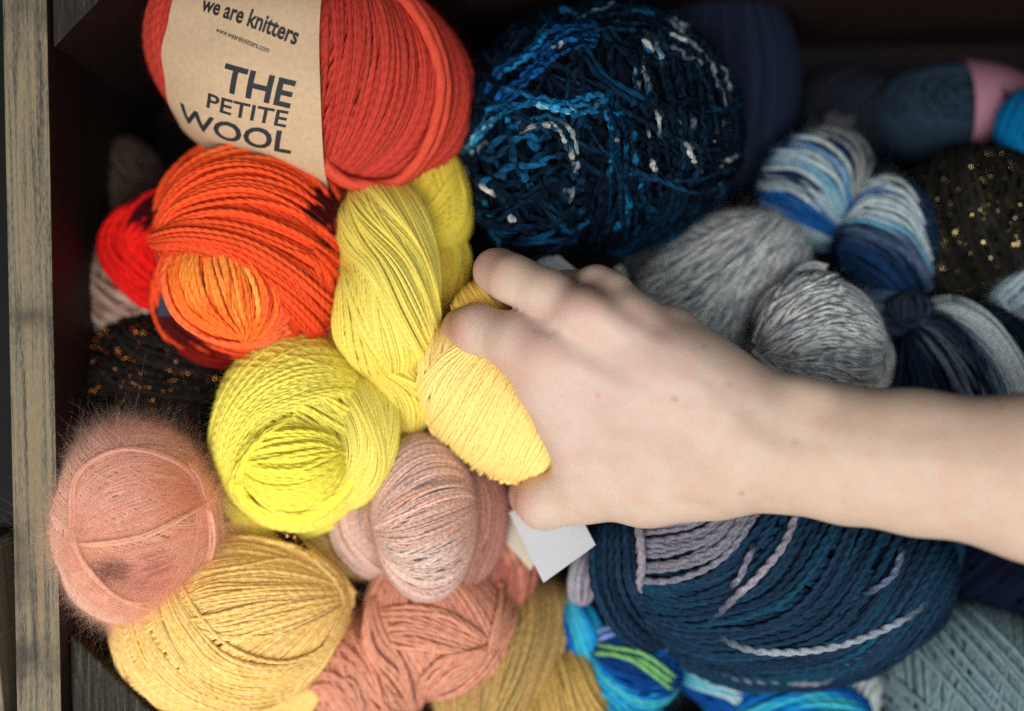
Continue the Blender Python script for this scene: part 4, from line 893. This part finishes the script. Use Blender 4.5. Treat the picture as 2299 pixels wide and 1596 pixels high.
def navy_white_hank():
    root = hank('yarn_hank', 'dark navy hank with a pale grey streak, fanned out above the forearm at the right', (2130, 790, -44))
    b = Buf(); f = spots(varied([(0, lin(18, 28, 44)), (0.5, lin(40, 60, 84)), (0.8, lin(96, 116, 134)), (1, lin(190, 200, 206))], 2, 12, rnd=0.45, jit=0.1), [(2170, 735, 130, 34, lin(204, 214, 216), 0.9), (2270, 790, 50, 60, lin(190, 202, 208), 0.8), (2050, 740, 60, 60, lin(22, 36, 54), 0.7)])
    sf = ((2165, 850, -52), (190, 172, 140), 0); NN = lin(22, 32, 48)
    ball(b, *sf[:2], [('par', (-0.3, 0.3, 0.9), {})], 1.0, solid(NN, 0.15))
    fb_ = bands([(0, lin(150, 164, 172)), (0.06, lin(206, 214, 214)), (0.22, lin(200, 208, 210)), (0.28, lin(90, 108, 124)), (0.33, NN), (0.45, lin(60, 78, 98)), (0.5, NN), (0.58, lin(120, 136, 148)), (0.63, NN), (0.8, lin(40, 56, 76)), (1, NN)], 0.07)
    g = [[(2050, 705), (2140, 682), (2235, 735), (2310, 850), (2330, 960)], [(2052, 715), (2130, 712), (2205, 760), (2265, 850), (2290, 960)], [(2052, 725), (2110, 750), (2165, 810), (2205, 890), (2220, 970)], [(2045, 735), (2070, 790), (2095, 850), (2110, 910), (2120, 970)], [(2035, 742), (2025, 800), (2010, 860), (1995, 910), (1990, 970)]]
    weave(b, g, 46, 0.95, fb_, sf, 1.0, wob=4, jit=0.7, npt=70); weave(b, g, 16, 0.95, fb_, sf, 2.0, wob=8, jit=1.0, npt=70)
    b.build('fanned_fold', WOOL, root); fuzz(b, root, 2500, 0.003, 0.00002, seed=19)
    b2 = Buf()
    lobe(b2, [(1920, 660, -52, 40), (1990, 680, -46, 50), (2060, 720, -46, 46), (2110, 780, -52, 30)], 2.2, 1.0, varied([(0, lin(20, 30, 46)), (0.6, lin(60, 84, 108)), (1, lin(150, 164, 176))], 2, 8), depth=0.8)
    b2.build('twisted_end', WOOL, root)
    k = Buf(); 
    ball(k, (2040, 690, -36), (46, 30, 30), [('par', (0.4, 0.2, 0.8), {'wob': 0.1, 'tilt': 0.2}), ('par', (0.9, 0.2, 0.3), {'wob': 0.1, 'tilt': 0.2})], 1.2, solid(lin(40, 48, 62), 0.3))
    k.build('knotted_tie', WOOL, root)
navy_white_hank()

# ------------------------------------------------------------------ grey heathered hank
def grey_hank():
    root = hank('yarn_hank', 'heathered grey twisted hank behind the knuckles of the hand', (1720, 690, -44))
    GR = varied([(0, lin(82, 85, 93)), (0.35, lin(148, 150, 155)), (0.6, lin(188, 189, 187)), (1, lin(220, 221, 210))], 14, 60, rnd=0.3, jit=0.07)
    b = Buf()
    sf = ((1612, 636, -58), (212, 146, 128), 30)
    ball(b, *sf[:2], [('mer', (0.45, -0.9, 0.2), {'lo': -1.9, 'hi': 1.9, 'ref': (0, 0.1, 1), 'arc': (0.02, 0.98), 'wob': 0.05})], 0.8, GR, 28, npt=70)
    g = [[(1710, 470), (1600, 525), (1480, 570), (1380, 600)], [(1745, 468), (1630, 560), (1520, 640), (1430, 690)], [(1775, 478), (1690, 570), (1600, 680), (1535, 750)], [(1800, 508), (1745, 610), (1672, 715), (1625, 800)], [(1812, 550), (1788, 640), (1732, 735), (1668, 810)]]
    weave(b, g, 80, 0.75, GR, sf, 1.0, wob=9, jit=1.2, npt=80); weave(b, g, 34, 0.75, GR, sf, 2.0, wob=18, jit=2.2, npt=80)
    b.build('long_fold', HEATHER, root); fuzz(b, root, 13000, 0.0036, 0.000015, seed=20, lift=0.3, curl=1.0)
    b2 = Buf()
    sf = ((1836, 752, -30), (150, 130, 112), -30)
    ball(b2, *sf[:2], [('mer', (-0.85, -0.45, 0.1), {'lo': -1.9, 'hi': 1.9, 'ref': (0, 0.1, 1), 'arc': (0.03, 0.97), 'wob': 0.05})], 0.8, GR, -30, npt=70)
    g = [[(1698, 772), (1730, 690), (1790, 625), (1855, 602)], [(1698, 785), (1770, 712), (1840, 670), (1905, 660)], [(1700, 795), (1790, 762), (1870, 742), (1940, 752)], [(1705, 806), (1800, 812), (1880, 812), (1955, 832)], [(1718, 822), (1810, 852), (1890, 872), (1960, 892)]]
    weave(b2, g, 60, 0.75, GR, sf, 1.0, wob=8, jit=1.2); weave(b2, g, 24, 0.75, GR, sf, 2.0, wob=16, jit=2.2)
    lobe(b2, [(1900, 700, -46, 30), (1945, 770, -42, 44), (1950, 840, -42, 46), (1910, 900, -46, 30)], 1.0, 0.85, GR, depth=0.8)
    strand(b2, [(1935, 760, -26), (1930, 820, -20), (1915, 870, -20), (1900, 900, -22)], 1.2, lin(196, 198, 188))
    strand(b2, [(1690, 790, -24), (1730, 825, -16), (1770, 850, -16), (1800, 880, -18)], 1.3, lin(170, 172, 174))
    b2.build('short_fold', HEATHER, root); fuzz(b2, root, 12000, 0.0022, 0.000014, seed=21, lift=0.3, curl=1.0)
    k = Buf(); 
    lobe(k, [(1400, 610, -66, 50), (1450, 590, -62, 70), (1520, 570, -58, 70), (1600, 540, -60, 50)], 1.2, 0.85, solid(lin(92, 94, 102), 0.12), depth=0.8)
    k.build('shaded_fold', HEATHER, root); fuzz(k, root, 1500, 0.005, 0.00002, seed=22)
    paper = flat_mat('white_paper', lin(200, 204, 208), 0.7, noise=0.03, scale=200)
    def strip(x0, y0, x1, y1, w_, z0, z1):
        n = 10; g = np.zeros((n, 3, 3)); d = np.array([x1 - x0, y1 - y0], float); q = np.array([-d[1], d[0]]) / np.hypot(*d) * w_
        for i in range(n):
            for j in range(3):
                t_ = i / (n - 1); p_ = np.array([x0, y0]) + d * t_ + q * (j - 1) / 2; g[i, j] = P(*p_, (z0 + (z1 - z0) * t_ + 3 * math.sin(t_ * PI)) / 1000)
        return g
    lb = empty('paper_label', P(1240, 570, -0.05), 'folded white paper label sticking up behind the fingertips', 'paper label')
    sheet(None, 'flap', strip(1165, 540, 1110, 620, 26, -38, -46), 0.0003, paper, lb)
    sheet(None, 'flap', strip(1180, 540, 1300, 640, 44, -38, -30), 0.0003, paper, lb)
grey_hank()

# ------------------------------------------------------------------ big navy cabled ball under the forearm
def cabled_ball():
    c = (1745, 1278, -36)
    root = hank('yarn_ball', 'big navy cabled wool ball with lilac grey strands, under the forearm', c, 'yarn ball')
    NAV = varied([(0, lin(18, 29, 44)), (0.45, lin(30, 50, 72)), (0.7, lin(24, 60, 80)), (0.9, lin(26, 78, 98)), (1, lin(70, 98, 118))], 6, 6, rnd=0.45, jit=0.14)
    LI = lin(118, 115, 126)
    f = spots(NAV, [(1560, 1215, 150, 82, LI, 0.96), (1790, 1215, 34, 60, lin(186, 186, 194), 0.0)])
    b = Buf()
    sf = (c, (385, 218, 185), -6); kw = dict(m=8, pitch=0.0058, ply_amp=0.42, plies=2, npt=190)
    ball(b, *sf[:2], [('par', (0.3, 0.6, 0.7), {}), ('par', (-0.34, 0.74, 0.58), {'lo': -0.97, 'hi': 0.9, 'lift': 0.6})], 1.6, NAV, -6, npt=150, m=8, pitch=0.006, ply_amp=0.42, plies=2)
    NG = [[(1425, 1300), (1520, 1298), (1620, 1255), (1700, 1150), (1720, 1080)], [(1425, 1335), (1540, 1352), (1700, 1300), (1800, 1170), (1820, 1080)], [(1435, 1380), (1580, 1422), (1800, 1370), (1930, 1190), (1945, 1080)], [(1475, 1430), (1640, 1472), (1880, 1430), (2035, 1210), (2050, 1090)], [(1530, 1470), (1700, 1505), (1940, 1455), (2105, 1240), (2115, 1120)], [(1580, 1508), (1750, 1536), (1990, 1480), (2135, 1290), (2142, 1160)]]
    weave(b, NG, 40, 1.22, NAV, sf, 2.4, wob=7, jit=0.7, **kw); weave(b, NG, 26, 1.2, NAV, sf, 3.6, wob=16, jit=1.4, **kw)
    weave(b, [[(1425, 1150), (1500, 1150), (1580, 1130), (1640, 1090)], [(1425, 1215), (1510, 1215), (1590, 1190), (1660, 1120)], [(1425, 1300), (1525, 1298), (1630, 1248), (1715, 1140)]], 16, 1.25, solid(LI, 0.06, 0.02), sf, 4.6, wob=5, jit=0.5, dive=4, **kw)
    def cab(pts, r, rgb): strand(b, pts, r, rgb, n=150, m=8, pitch=0.0058, ply_amp=0.42)
    def fade(rgb):
        def f(i, t, px, py):
            q = np.clip(np.minimum(t, 1 - t) / 0.22 - 0.15 + 0.3 * (noise1(t * 9 + 3.3, 4) - 0.5), 0, 1)[..., None]
            return NAV(i, t, px, py) * (1 - q) + np.array(rgb) * (0.85 + 0.3 * noise1(t * 14, 6))[..., None] * q
        return f
    def sfc(pts, r, rgb, lf=4.2): weave(b, [pts, [(x + 1, y + 1) for x, y in pts]], 1, r * 0.92, fade(rgb), sf, lf + 0.8, wob=4, jit=0, dive=2.0, dl=0.10, **kw)
    sfc([(1600, 1408), (1690, 1438), (1800, 1442), (1900, 1425), (2000, 1385), (2090, 1325)], 1.65, lin(136, 146, 156))
    sfc([(1590, 1385), (1650, 1325), (1690, 1295), (1745, 1235), (1775, 1170), (1790, 1110)], 1.6, lin(138, 132, 144))
    sfc([(1640, 1310), (1665, 1280), (1690, 1225)], 1.5, lin(120, 118, 136))
    sfc([(1600, 1480), (1690, 1502), (1800, 1508), (1880, 1490)], 1.4, lin(120, 122, 134))
    sfc([(1930, 1330), (1985, 1290), (2010, 1230)], 1.4, lin(96, 104, 130))
    cab([(1432, 1170, -14), (1438, 1220, -8), (1440, 1270, -8), (1432, 1330, -16)], 1.8, lin(140, 132, 140))
    b.build('winding', CHAIN, root); fuzz(b, root, 6000, 0.0035, 0.00002, seed=23)
    b2 = Buf()
    lobe(b2, [(1385, 1160, -34, 46), (1385, 1230, -22, 52), (1390, 1310, -20, 52), (1430, 1390, -30, 48), (1500, 1450, -42, 36)], 0.5, 1.5, NAV, depth=0.8, npt=120, m=8, pitch=0.006, ply_amp=0.4, plies=2, layers=1, wob=0.15)
    b2.build('side_strands', CHAIN, root); fuzz(b2, root, 1500, 0.0035, 0.00002, seed=24)
    b3 = Buf()
    lobe(b3, [(1330, 1230, -36, 20), (1312, 1290, -32, 30), (1300, 1350, -38, 24)], 0.4, 1.4, solid(lin(146, 140, 150), 0.08), depth=0.7, layers=1)
    b3.build('lilac_strands', CHAIN, root)
cabled_ball()

# ------------------------------------------------------------------ turquoise, blue and lime hank
def tropic_hank():
    TU = [(0, lin(14, 44, 96)), (0.3, lin(18, 84, 160)), (0.5, lin(20, 130, 190)), (0.66, lin(60, 170, 190)), (0.8, lin(140, 206, 140)), (0.9, lin(150, 160, 200)), (1, lin(200, 214, 210))]
    f = varied(TU, 1.5, 9, rnd=0.04, seed=31, jit=0.06)
    root = hank('yarn_hank', 'blue and lime variegated hank at the lower edge, beside the ochre hank', (1420, 1480, -52))
    b = Buf()
    ball(b, (1425, 1485, -50), (100, 104, 90), [('par', (0.1, 0.9, 0.3), {}), ('mer', (-0.95, 0.3, 0.05), {'lo': -1.8, 'hi': 1.8, 'ref': (0, 0, 1), 'arc': (0.02, 0.95), 'wob': 0.05, 'lift': 0.8, 'n': 34})], 1.25, f)
    sf = ((1425, 1485, -50), (100, 104, 90), 0)
    weave(b, [[(1335, 1450), (1390, 1455), (1450, 1475), (1515, 1520)], [(1335, 1470), (1390, 1475), (1450, 1500), (1510, 1545)]], 3, 1.3, solid(lin(112, 168, 104), 0.05), sf, 1.8)
    weave(b, [[(1345, 1420), (1400, 1400), (1460, 1410), (1510, 1450)], [(1340, 1440), (1400, 1425), (1460, 1440), (1515, 1490)]], 3, 1.3, solid(lin(120, 150, 205), 0.05), sf, 1.8)
    weave(b, [[(1340, 1500), (1380, 1540), (1430, 1580), (1490, 1590)]] + [[(1335, 1520), (1370, 1560), (1420, 1600), (1480, 1610)]], 3, 1.3, solid(lin(40, 150, 190), 0.05), sf, 1.8)
    b.build('front_fold', WOOL, root)
    b2 = Buf()
    lobe(b2, [(1275, 1330, -58, 24), (1300, 1400, -50, 44), (1320, 1480, -50, 46), (1360, 1570, -52, 54), (1400, 1660, -56, 60)], 1.2, 1.25, f, depth=0.8)
    b2.build('side_fold', WOOL, root); fuzz(b, root, 1500, 0.003, 0.00002, seed=25)
    root = hank('yarn_hank', 'turquoise and white variegated hank at the lower edge under the navy cabled ball', (1740, 1560, -56))
    f2 = varied(TU[:4] + [(0.85, lin(196, 210, 208)), (1, lin(210, 218, 216))], 1.5, 10, rnd=0.15, seed=40, jit=0.08)
    b3 = Buf()
    lobe(b3, [(1520, 1460, -62, 40), (1580, 1500, -56, 60), (1640, 1550, -56, 66), (1680, 1640, -60, 50)], 1.8, 1.25, f2, depth=0.8)
    b3.build('pale_fold', WOOL, root); b3 = Buf()
    lobe(b3, [(1960, 1520, -60, 36), (1930, 1550, -56, 50), (1920, 1600, -58, 50)], 1.2, 1.25, solid(lin(176, 186, 186), 0.1), depth=0.8)
    b3.build('pale_fold', WOOL, root)
    b4 = Buf()
    lobe(b4, [(1640, 1600, -54, 50), (1740, 1585, -48, 70), (1850, 1590, -48, 66), (1950, 1610, -52, 50)], 1.0, 1.25, varied(TU[:4], 2, 16, rnd=0.2, seed=44), depth=0.85)
    b4.build('blue_fold', WOOL, root)
tropic_hank()
def sage_ball():
    c = (2175, 1530, -56)
    root = hank('yarn_ball', 'grey green ball in the lower right corner', c, 'yarn ball')
    b = Buf(); SG = solid(lin(102, 122, 126), 0.08, 0.02)
    ball(b, c, (190, 170, 150), [('par', (0.9, 0.1, 0.3), {}), ('par', (1, -0.2, 0.05), {'lo': -0.6, 'hi': 0.9, 'lift': 0.8, 'wob': 0.03}), ('par', (0.75, 0.6, 0.1), {'lo': -0.2, 'hi': 0.7, 'lift': 1.6, 'wob': 0.03, 'tilt': 0.05, 'fill': 1.3}), ('par', (0.5, 0.8, 0.25), {'lo': -0.9, 'hi': -0.2, 'lift': 1.8, 'wob': 0.03, 'tilt': 0.05, 'fill': 1.2})], 1.25, SG)
    b.build('winding', WOOL, root); fuzz(b, root, 1500, 0.003, 0.00002, seed=26)
sage_ball()

# ------------------------------------------------------------------ white tag
def paper_tag():
    paper = flat_mat('white_card', lin(206, 210, 215), 0.6, noise=0.02, scale=200)
    t = empty('paper_tag', P(1245, 1230, -0.008), 'blank white card tag with a square end, below the thumb', 'paper tag')
    q = np.array([P(1142, 1150, -0.032), P(1272, 1100, -0.032), P(1336, 1222, -0.010), P(1219, 1307, -0.012)])
    n = 10; g = np.zeros((n, n, 3))
    for i in range(n):
        for j in range(n):
            a, b = i / (n - 1), j / (n - 1); g[i, j] = (q[0] * (1 - a) + q[1] * a) * (1 - b) + (q[3] * (1 - a) + q[2] * a) * b
    sheet(None, 'card', g, 0.0005, paper, t)
    q = np.array([P(1075, 1150, -0.044), P(1130, 1120, -0.042), P(1215, 1235, -0.034), P(1190, 1280, -0.036)])
    for i in range(n):
        for j in range(n):
            a, b = i / (n - 1), j / (n - 1); g[i, j] = (q[0] * (1 - a) + q[1] * a) * (1 - b) + (q[3] * (1 - a) + q[2] * a) * b
    o = sheet(None, 'back_flap', g, 0.0005, flat_mat('cream_card', lin(196, 184, 164), 0.7, noise=0.04), t); o['label'] = 'cream back flap of the tag'
paper_tag()
# ------------------------------------------------------------------ the hand and forearm: one continuous skin
def skin_mat():
    m, N, L, B = new_mat('bare_skin')
    a = N.new('ShaderNodeAttribute'); a.attribute_name = 'dye'
    tc = N.new('ShaderNodeTexCoord')
    n1 = N.new('ShaderNodeTexNoise'); n1.inputs['Scale'].default_value = 110; n1.inputs['Detail'].default_value = 5; L.new(tc.outputs['Object'], n1.inputs['Vector'])
    n2 = N.new('ShaderNodeTexNoise'); n2.inputs['Scale'].default_value = 900; n2.inputs['Detail'].default_value = 4; L.new(tc.outputs['Object'], n2.inputs['Vector'])
    hs = N.new('ShaderNodeMix'); hs.data_type = 'RGBA'; hs.blend_type = 'MULTIPLY'; hs.inputs[0].default_value = 1
    cr = N.new('ShaderNodeValToRGB'); cr.color_ramp.elements[0].position = 0.35; cr.color_ramp.elements[1].position = 0.65
    cr.color_ramp.elements[0].color = (0.96, 0.86, 0.82, 1); cr.color_ramp.elements[1].color = (1.0, 1.0, 0.98, 1)
    mx = math_node(N, L, 'ADD', math_node(N, L, 'MULTIPLY', n1.outputs['Fac'], 0.7), math_node(N, L, 'MULTIPLY', n2.outputs['Fac'], 0.3))
    L.new(mx, cr.inputs[0]); L.new(a.outputs['Color'], hs.inputs[6]); L.new(cr.outputs[0], hs.inputs[7]); L.new(hs.outputs[2], B.inputs['Base Color'])
    v = N.new('ShaderNodeTexVoronoi'); v.inputs['Scale'].default_value = 1300; L.new(tc.outputs['Object'], v.inputs['Vector'])
    hh = math_node(N, L, 'ADD', v.outputs['Distance'], math_node(N, L, 'MULTIPLY', n2.outputs['Fac'], 0.8))
    bp = N.new('ShaderNodeBump'); bp.inputs['Strength'].default_value = 0.4; bp.inputs['Distance'].default_value = 0.0003; L.new(hh, bp.inputs['Height']); L.new(bp.outputs[0], B.inputs['Normal'])
    B.inputs['Roughness'].default_value = 0.55; B.inputs['Specular IOR Level'].default_value = 0.3
    B.inputs['Subsurface Weight'].default_value = 0.35; B.inputs['Subsurface Radius'].default_value = (1, 0.4, 0.22); B.inputs['Subsurface Scale'].default_value = 0.004
    return m

def surface_nets(F, org, h):
    nx, ny, nz = F.shape
    ins = F < 0
    c = [(i, j, k) for i in (0, 1) for j in (0, 1) for k in (0, 1)]
    cut = lambda A, o: A[o[0]:nx - 1 + o[0], o[1]:ny - 1 + o[1], o[2]:nz - 1 + o[2]]
    cnt = sum(cut(ins, o).astype(np.int8) for o in c); act = (cnt > 0) & (cnt < 8)
    ids = -np.ones(act.shape, int); ids[act] = np.arange(act.sum()); I = np.argwhere(act)
    acc = np.zeros((len(I), 3)); k = np.zeros(len(I))
    fv = {o: F[I[:, 0] + o[0], I[:, 1] + o[1], I[:, 2] + o[2]] for o in c}
    for o in c:
        for ax in range(3):
            if o[ax]: continue
            e = list(o); e[ax] = 1; e = tuple(e); f0, f1 = fv[o], fv[e]; x = (f0 < 0) != (f1 < 0)
            t = np.where(x, f0 / np.where(x, f0 - f1, 1), 0); p = np.array(o, float)[None] + 0 * acc; p[:, ax] = t
            acc += np.where(x[:, None], p, 0); k += x
    V = org + h * (I + acc / k[:, None])
    Q = []
    for ax in range(3):
        b, d = [(1, 2), (2, 0), (0, 1)][ax]
        sl0 = [slice(1, -1)] * 3; sl0[ax] = slice(0, -1); sl1 = [slice(1, -1)] * 3; sl1[ax] = slice(1, None)
        a0, a1 = ins[tuple(sl0)], ins[tuple(sl1)]; x = np.argwhere(a0 != a1); flip = a0[tuple(x.T)]
        x = x + 1; x[:, ax] -= 1
        def at(db, dd): y = x.copy(); y[:, b] += db; y[:, d] += dd; return ids[tuple(y.T)]
        q = np.stack([at(-1, -1), at(0, -1), at(0, 0), at(-1, 0)], 1)
        q[~flip] = q[~flip][:, ::-1]; Q.append(q)
    Q = np.concatenate(Q); return V, Q[(Q >= 0).all(1)]

def hand():
    mm = 0.001
    def J(px, py, z, r): return np.concatenate([P(px, py, z * mm), [r * S(z * mm)]])
    h = 0.00105
    lo = np.array([-0.045, -0.125, -0.075]); hi = np.array([0.335, 0.055, 0.085])
    gx, gy, gz = [np.arange(a, b, h) for a, b in zip(lo, hi)]
    X, Y, Z = np.meshgrid(gx, gy, gz, indexing='ij'); X, Y, Z = (q.astype(np.float32) for q in (X, Y, Z))
    def cone(a, b, fz=1.0):
        ax, ay, az, ra = a; bx, by, bz, rb = b
        dx, dy, dz = bx - ax, by - ay, (bz - az) * fz; L2 = dx * dx + dy * dy + dz * dz
        qx, qy, qz = X - ax, Y - ay, (Z - az) * fz
        t = np.clip((qx * dx + qy * dy + qz * dz) / L2, 0, 1)
        return np.sqrt((qx - t * dx) ** 2 + (qy - t * dy) ** 2 + (qz - t * dz) ** 2) - (ra + (rb - ra) * t)
    def smin(a, b, k):
        q = np.maximum(k - np.abs(a - b), 0) / k; return np.minimum(a, b) - q * q * k * 0.25
    def chain(js, k=0.004, fz=1.0):
        f = None
        for a, b in zip(js, js[1:]):
            d = cone(a, b, fz); f = d if f is None else smin(f, d, k)
        return f
    # forearm: two bones' worth of section, radius side and ulna side
    ulna = chain([J(1740, 942, 20, 70), J(1850, 956, 24, 80), J(2050, 975, 32, 88), J(2330, 1010, 44, 112), J(2700, 1040, 56, 140), J(3100, 1060, 66, 150)], 0.01, 1.12)
    rad_ = chain([J(1640, 1050, 15, 84), J(1760, 1055, 19, 84), J(1900, 1080, 25, 84), J(2050, 1095, 31, 94), J(2330, 1125, 42, 128), J(2700, 1160, 54, 150), J(3100, 1180, 64, 155)], 0.01, 1.12)
    mid = chain([J(1700, 995, 21, 92), J(1900, 1010, 29, 98), J(2330, 1065, 46, 118), J(3100, 1110, 68, 150)], 0.01, 1.12)
    arm = smin(smin(ulna, rad_, 0.014), mid, 0.014)
    head = cone(J(1793, 897, 29, 53), J(1822, 902, 30, 48)); arm = smin(arm, head, 0.006)
    # palm: the four metacarpals and the soft body below them
    meta = [chain([J(1660, 1010, 20, 72), J(1420, 905, 22, 62), J(1225, 800, 18, 56)], 0.012, 1.05),
            chain([J(1680, 985, 22, 70), J(1480, 835, 28, 58), J(1305, 705, 24, 50)], 0.012, 1.05),
            chain([J(1690, 965, 21, 66), J(1540, 835, 25, 54), J(1415, 715, 20, 46)], 0.012, 1.05),
            chain([J(1700, 935, 17, 62), J(1600, 850, 17, 52), J(1508, 752, 12, 42)], 0.012, 1.05)]
    palm = arm
    for q in meta: palm = smin(palm, q, 0.019)
    body = cone(J(1620, 1000, 11, 92), J(1400, 840, 13, 84), 1.3); palm = smin(palm, body, 0.016)
    web = smin(cone(J(1500, 1045, 8, 82), J(1290, 905, 12, 66), 1.25), cone(J(1460, 1085, 2, 70), J(1300, 1010, 2, 46), 1.2), 0.012); palm = smin(palm, web, 0.016)
    edge = chain([J(1168, 778, 12, 46), J(1212, 858, 10, 50), J(1268, 945, 6, 54), J(1325, 1040, -2, 58)], 0.006); palm = smin(palm, edge, 0.012)
    thumb = chain([J(1600, 1080, 8, 74), J(1440, 1100, -2, 66), J(1310, 1110, -8, 58), J(1222, 1126, -14, 56), J(1196, 1112, -30, 46), J(1180, 1090, -42, 36)], 0.007)
    palm = smin(palm, thumb, 0.014)
    index = chain([J(1235, 800, 17, 62), J(1160, 768, 12, 58), J(1070, 738, 2, 47), J(1043, 740, -12, 41), J(1046, 765, -36, 34)], 0.009)
    middle = chain([J(1305, 703, 23, 50), J(1222, 660, 16, 48), J(1150, 626, 9, 45), J(1114, 609, -2, 41), J(1097, 630, -30, 36)], 0.009)
    ring = chain([J(1415, 715, 20, 46), J(1372, 660, 16, 46), J(1338, 640, 12, 42), J(1270, 650, -4, 40), J(1215, 660, -18, 36)], 0.004)
    pinky = chain([J(1508, 752, 12, 42), J(1455, 715, -2, 38), J(1400, 695, -14, 34), J(1330, 700, -28, 30)], 0.004)
    fing = np.minimum(np.minimum(index, middle), np.minimum(ring, pinky))
    f = smin(palm, fing, 0.006)
    # knuckles and tendons
    for a, b, k in [((1228, 792, 24, 32), (1240, 800, 24, 32), .010), ((1310, 694, 30.5, 28), (1325, 702, 30.5, 28), .010), ((1420, 706, 26, 26), (1430, 714, 26, 26), .010), ((1512, 732, 18, 26), (1520, 742, 18, 26), .008),
                    ((1335, 700, 33, 16), (1560, 850, 37, 14), .007), ((1430, 720, 27, 14), (1590, 850, 34, 14), .007), ((1250, 800, 26, 16), (1520, 915, 33, 14), .008)]:
        f = smin(f, cone(J(*a), J(*b)), k)
    V, Q = surface_nets(f, lo, h)
    # settle the vertices: two light smoothing passes
    e = np.concatenate([Q[:, [0, 1]], Q[:, [1, 2]], Q[:, [2, 3]], Q[:, [3, 0]]])
    for lam in (0.6, 0.6, 0.6, 0.5):
        sm = np.zeros_like(V); ct = np.zeros(len(V)); np.add.at(sm, e[:, 0], V[e[:, 1]]); np.add.at(sm, e[:, 1], V[e[:, 0]]); np.add.at(ct, e.ravel(), 1)
        V = V + lam * (sm / np.maximum(ct, 1)[:, None] - V)
    px, py = to_px(V)
    # low relief: hollows beside the tendons and the wrist bone (+), veins and tendons (-), creases over the joints
    fn = np.cross(V[Q[:, 2]] - V[Q[:, 0]], V[Q[:, 3]] - V[Q[:, 1]]); N_ = np.zeros_like(V)
    for k in range(4): np.add.at(N_, Q[:, k], fn)
    N_ = unit(N_); N_ = N_ if N_[np.argmax(V[:, 2])][2] > 0 else -N_; face = np.clip(N_[:, 2] * 3, 0, 1)
    def relief(path, depth, wd):
        path = np.array(path, float); d = np.full(len(V), 1e9); along = np.zeros(len(V)); p = np.stack([px, py], 1); tot = len(path) - 1
        for k, (a, b) in enumerate(zip(path, path[1:])):
            t = np.clip(((p - a) @ (b - a)) / ((b - a) @ (b - a)), 0, 1); dd = np.linalg.norm(p - a - t[:, None] * (b - a), axis=1)
            along = np.where(dd < d, (k + t) / tot, along); d = np.minimum(d, dd)
        V[:] = V - N_ * (depth * mm * np.exp(-(d / wd) ** 2) * np.clip(4 * np.minimum(along, 1 - along) + 0.25, 0, 1) * face)[:, None]
    for path, depth, wd in [([(1395, 745), (1470, 805), (1560, 870)], 0.7, 24), ([(1290, 770), (1380, 830), (1470, 880)], 0.6, 28), ([(1480, 770), (1560, 830), (1630, 880)], 0.5, 20),
            ([(1655, 890), (1700, 945), (1770, 985), (1860, 1005)], 1.0, 34), ([(1490, 1122), (1545, 1138), (1610, 1140)], 1.1, 18), ([(1600, 1000), (1680, 1030), (1750, 1070)], 0.35, 30),
            ([(1330, 705), (1440, 790), (1580, 890)], -0.35, 16), ([(1330, 930), (1420, 905), (1500, 925), (1590, 920), (1680, 950)], -0.28, 12), ([(1500, 925), (1560, 1000), (1660, 1040)], -0.22, 12), ([(1240, 800), (1340, 850), (1480, 910)], -0.3, 18),
            ([(1800, 1010), (1950, 1030), (2150, 1040), (2350, 1070)], -0.3, 22), ([(1820, 930), (2000, 960), (2200, 960)], 0.3, 30),
            ([(1052, 700), (1066, 735), (1062, 775)], 0.28, 7), ([(1072, 698), (1084, 735), (1080, 780)], 0.22, 7), ([(1128, 598), (1142, 635), (1130, 672)], 0.1, 7), ([(1148, 600), (1160, 640), (1150, 678)], 0.1, 7), ([(1335, 606), (1352, 635), (1350, 668)], 0.22, 7),
            ([(1190, 730), (1230, 745), (1262, 735)], 0.5, 12), ([(1230, 1068), (1280, 1062), (1330, 1040)], 0.5, 16), ([(1215, 1150), (1270, 1145), (1300, 1165)], 0.3, 10)]:
        relief(path, depth, wd)
    base = lin(204, 180, 160); C = np.broadcast_to(base, V.shape).copy()
    def blend(x, y, rx, ry, rgb, amt, zmin=-1, soft=1.0):
        q = np.exp(-(((px - x) / rx) ** 2 + ((py - y) / ry) ** 2) * soft) * amt * (V[:, 2] > zmin); C[:] = C * (1 - q[:, None]) + np.array(rgb) * q[:, None]
    pinkc = lin(190, 140, 130)
    blend(1320, 880, 330, 240, lin(209, 186, 175), 0.8)
    for x, y, rx, ry, a in [(1010, 735, 40, 50, .8), (1085, 605, 45, 50, .45), (1150, 1110, 50, 60, .6), (1220, 790, 60, 40, .4), (1310, 690, 50, 40, .45), (1345, 640, 30, 40, .4), (1420, 705, 40, 30, .35), (1150, 820, 60, 50, .3), (1350, 960, 200, 90, .08), (1500, 740, 40, 40, .3), (2150, 1100, 120, 80, .12), (1210, 700, 40, 30, .3)]:
        blend(x, y, rx, ry, pinkc, a)
    for x, y, r_, a in [(1514, 896, 7, .6), (1638, 862, 5, .55), (1342, 887, 6, .35), (1786, 993, 6, .45), (1665, 1107, 6, .5), (2245, 912, 8, .4), (1580, 778, 5, .5), (1660, 760, 4, .0), (1950, 1020, 5, .25)]:
        blend(x, y, r_, r_ * 0.8, lin(150, 84, 52), a, 0.0)
    p = empty('person', P(1700, 1000, 0.0), 'bare forearm and hand reaching in from the right edge, gripping the golden yellow ball', 'person')
    raw_mesh('forearm_and_hand', V, [Q], skin_mat(), p, {'dye': ('FLOAT_COLOR', C)})
hand()
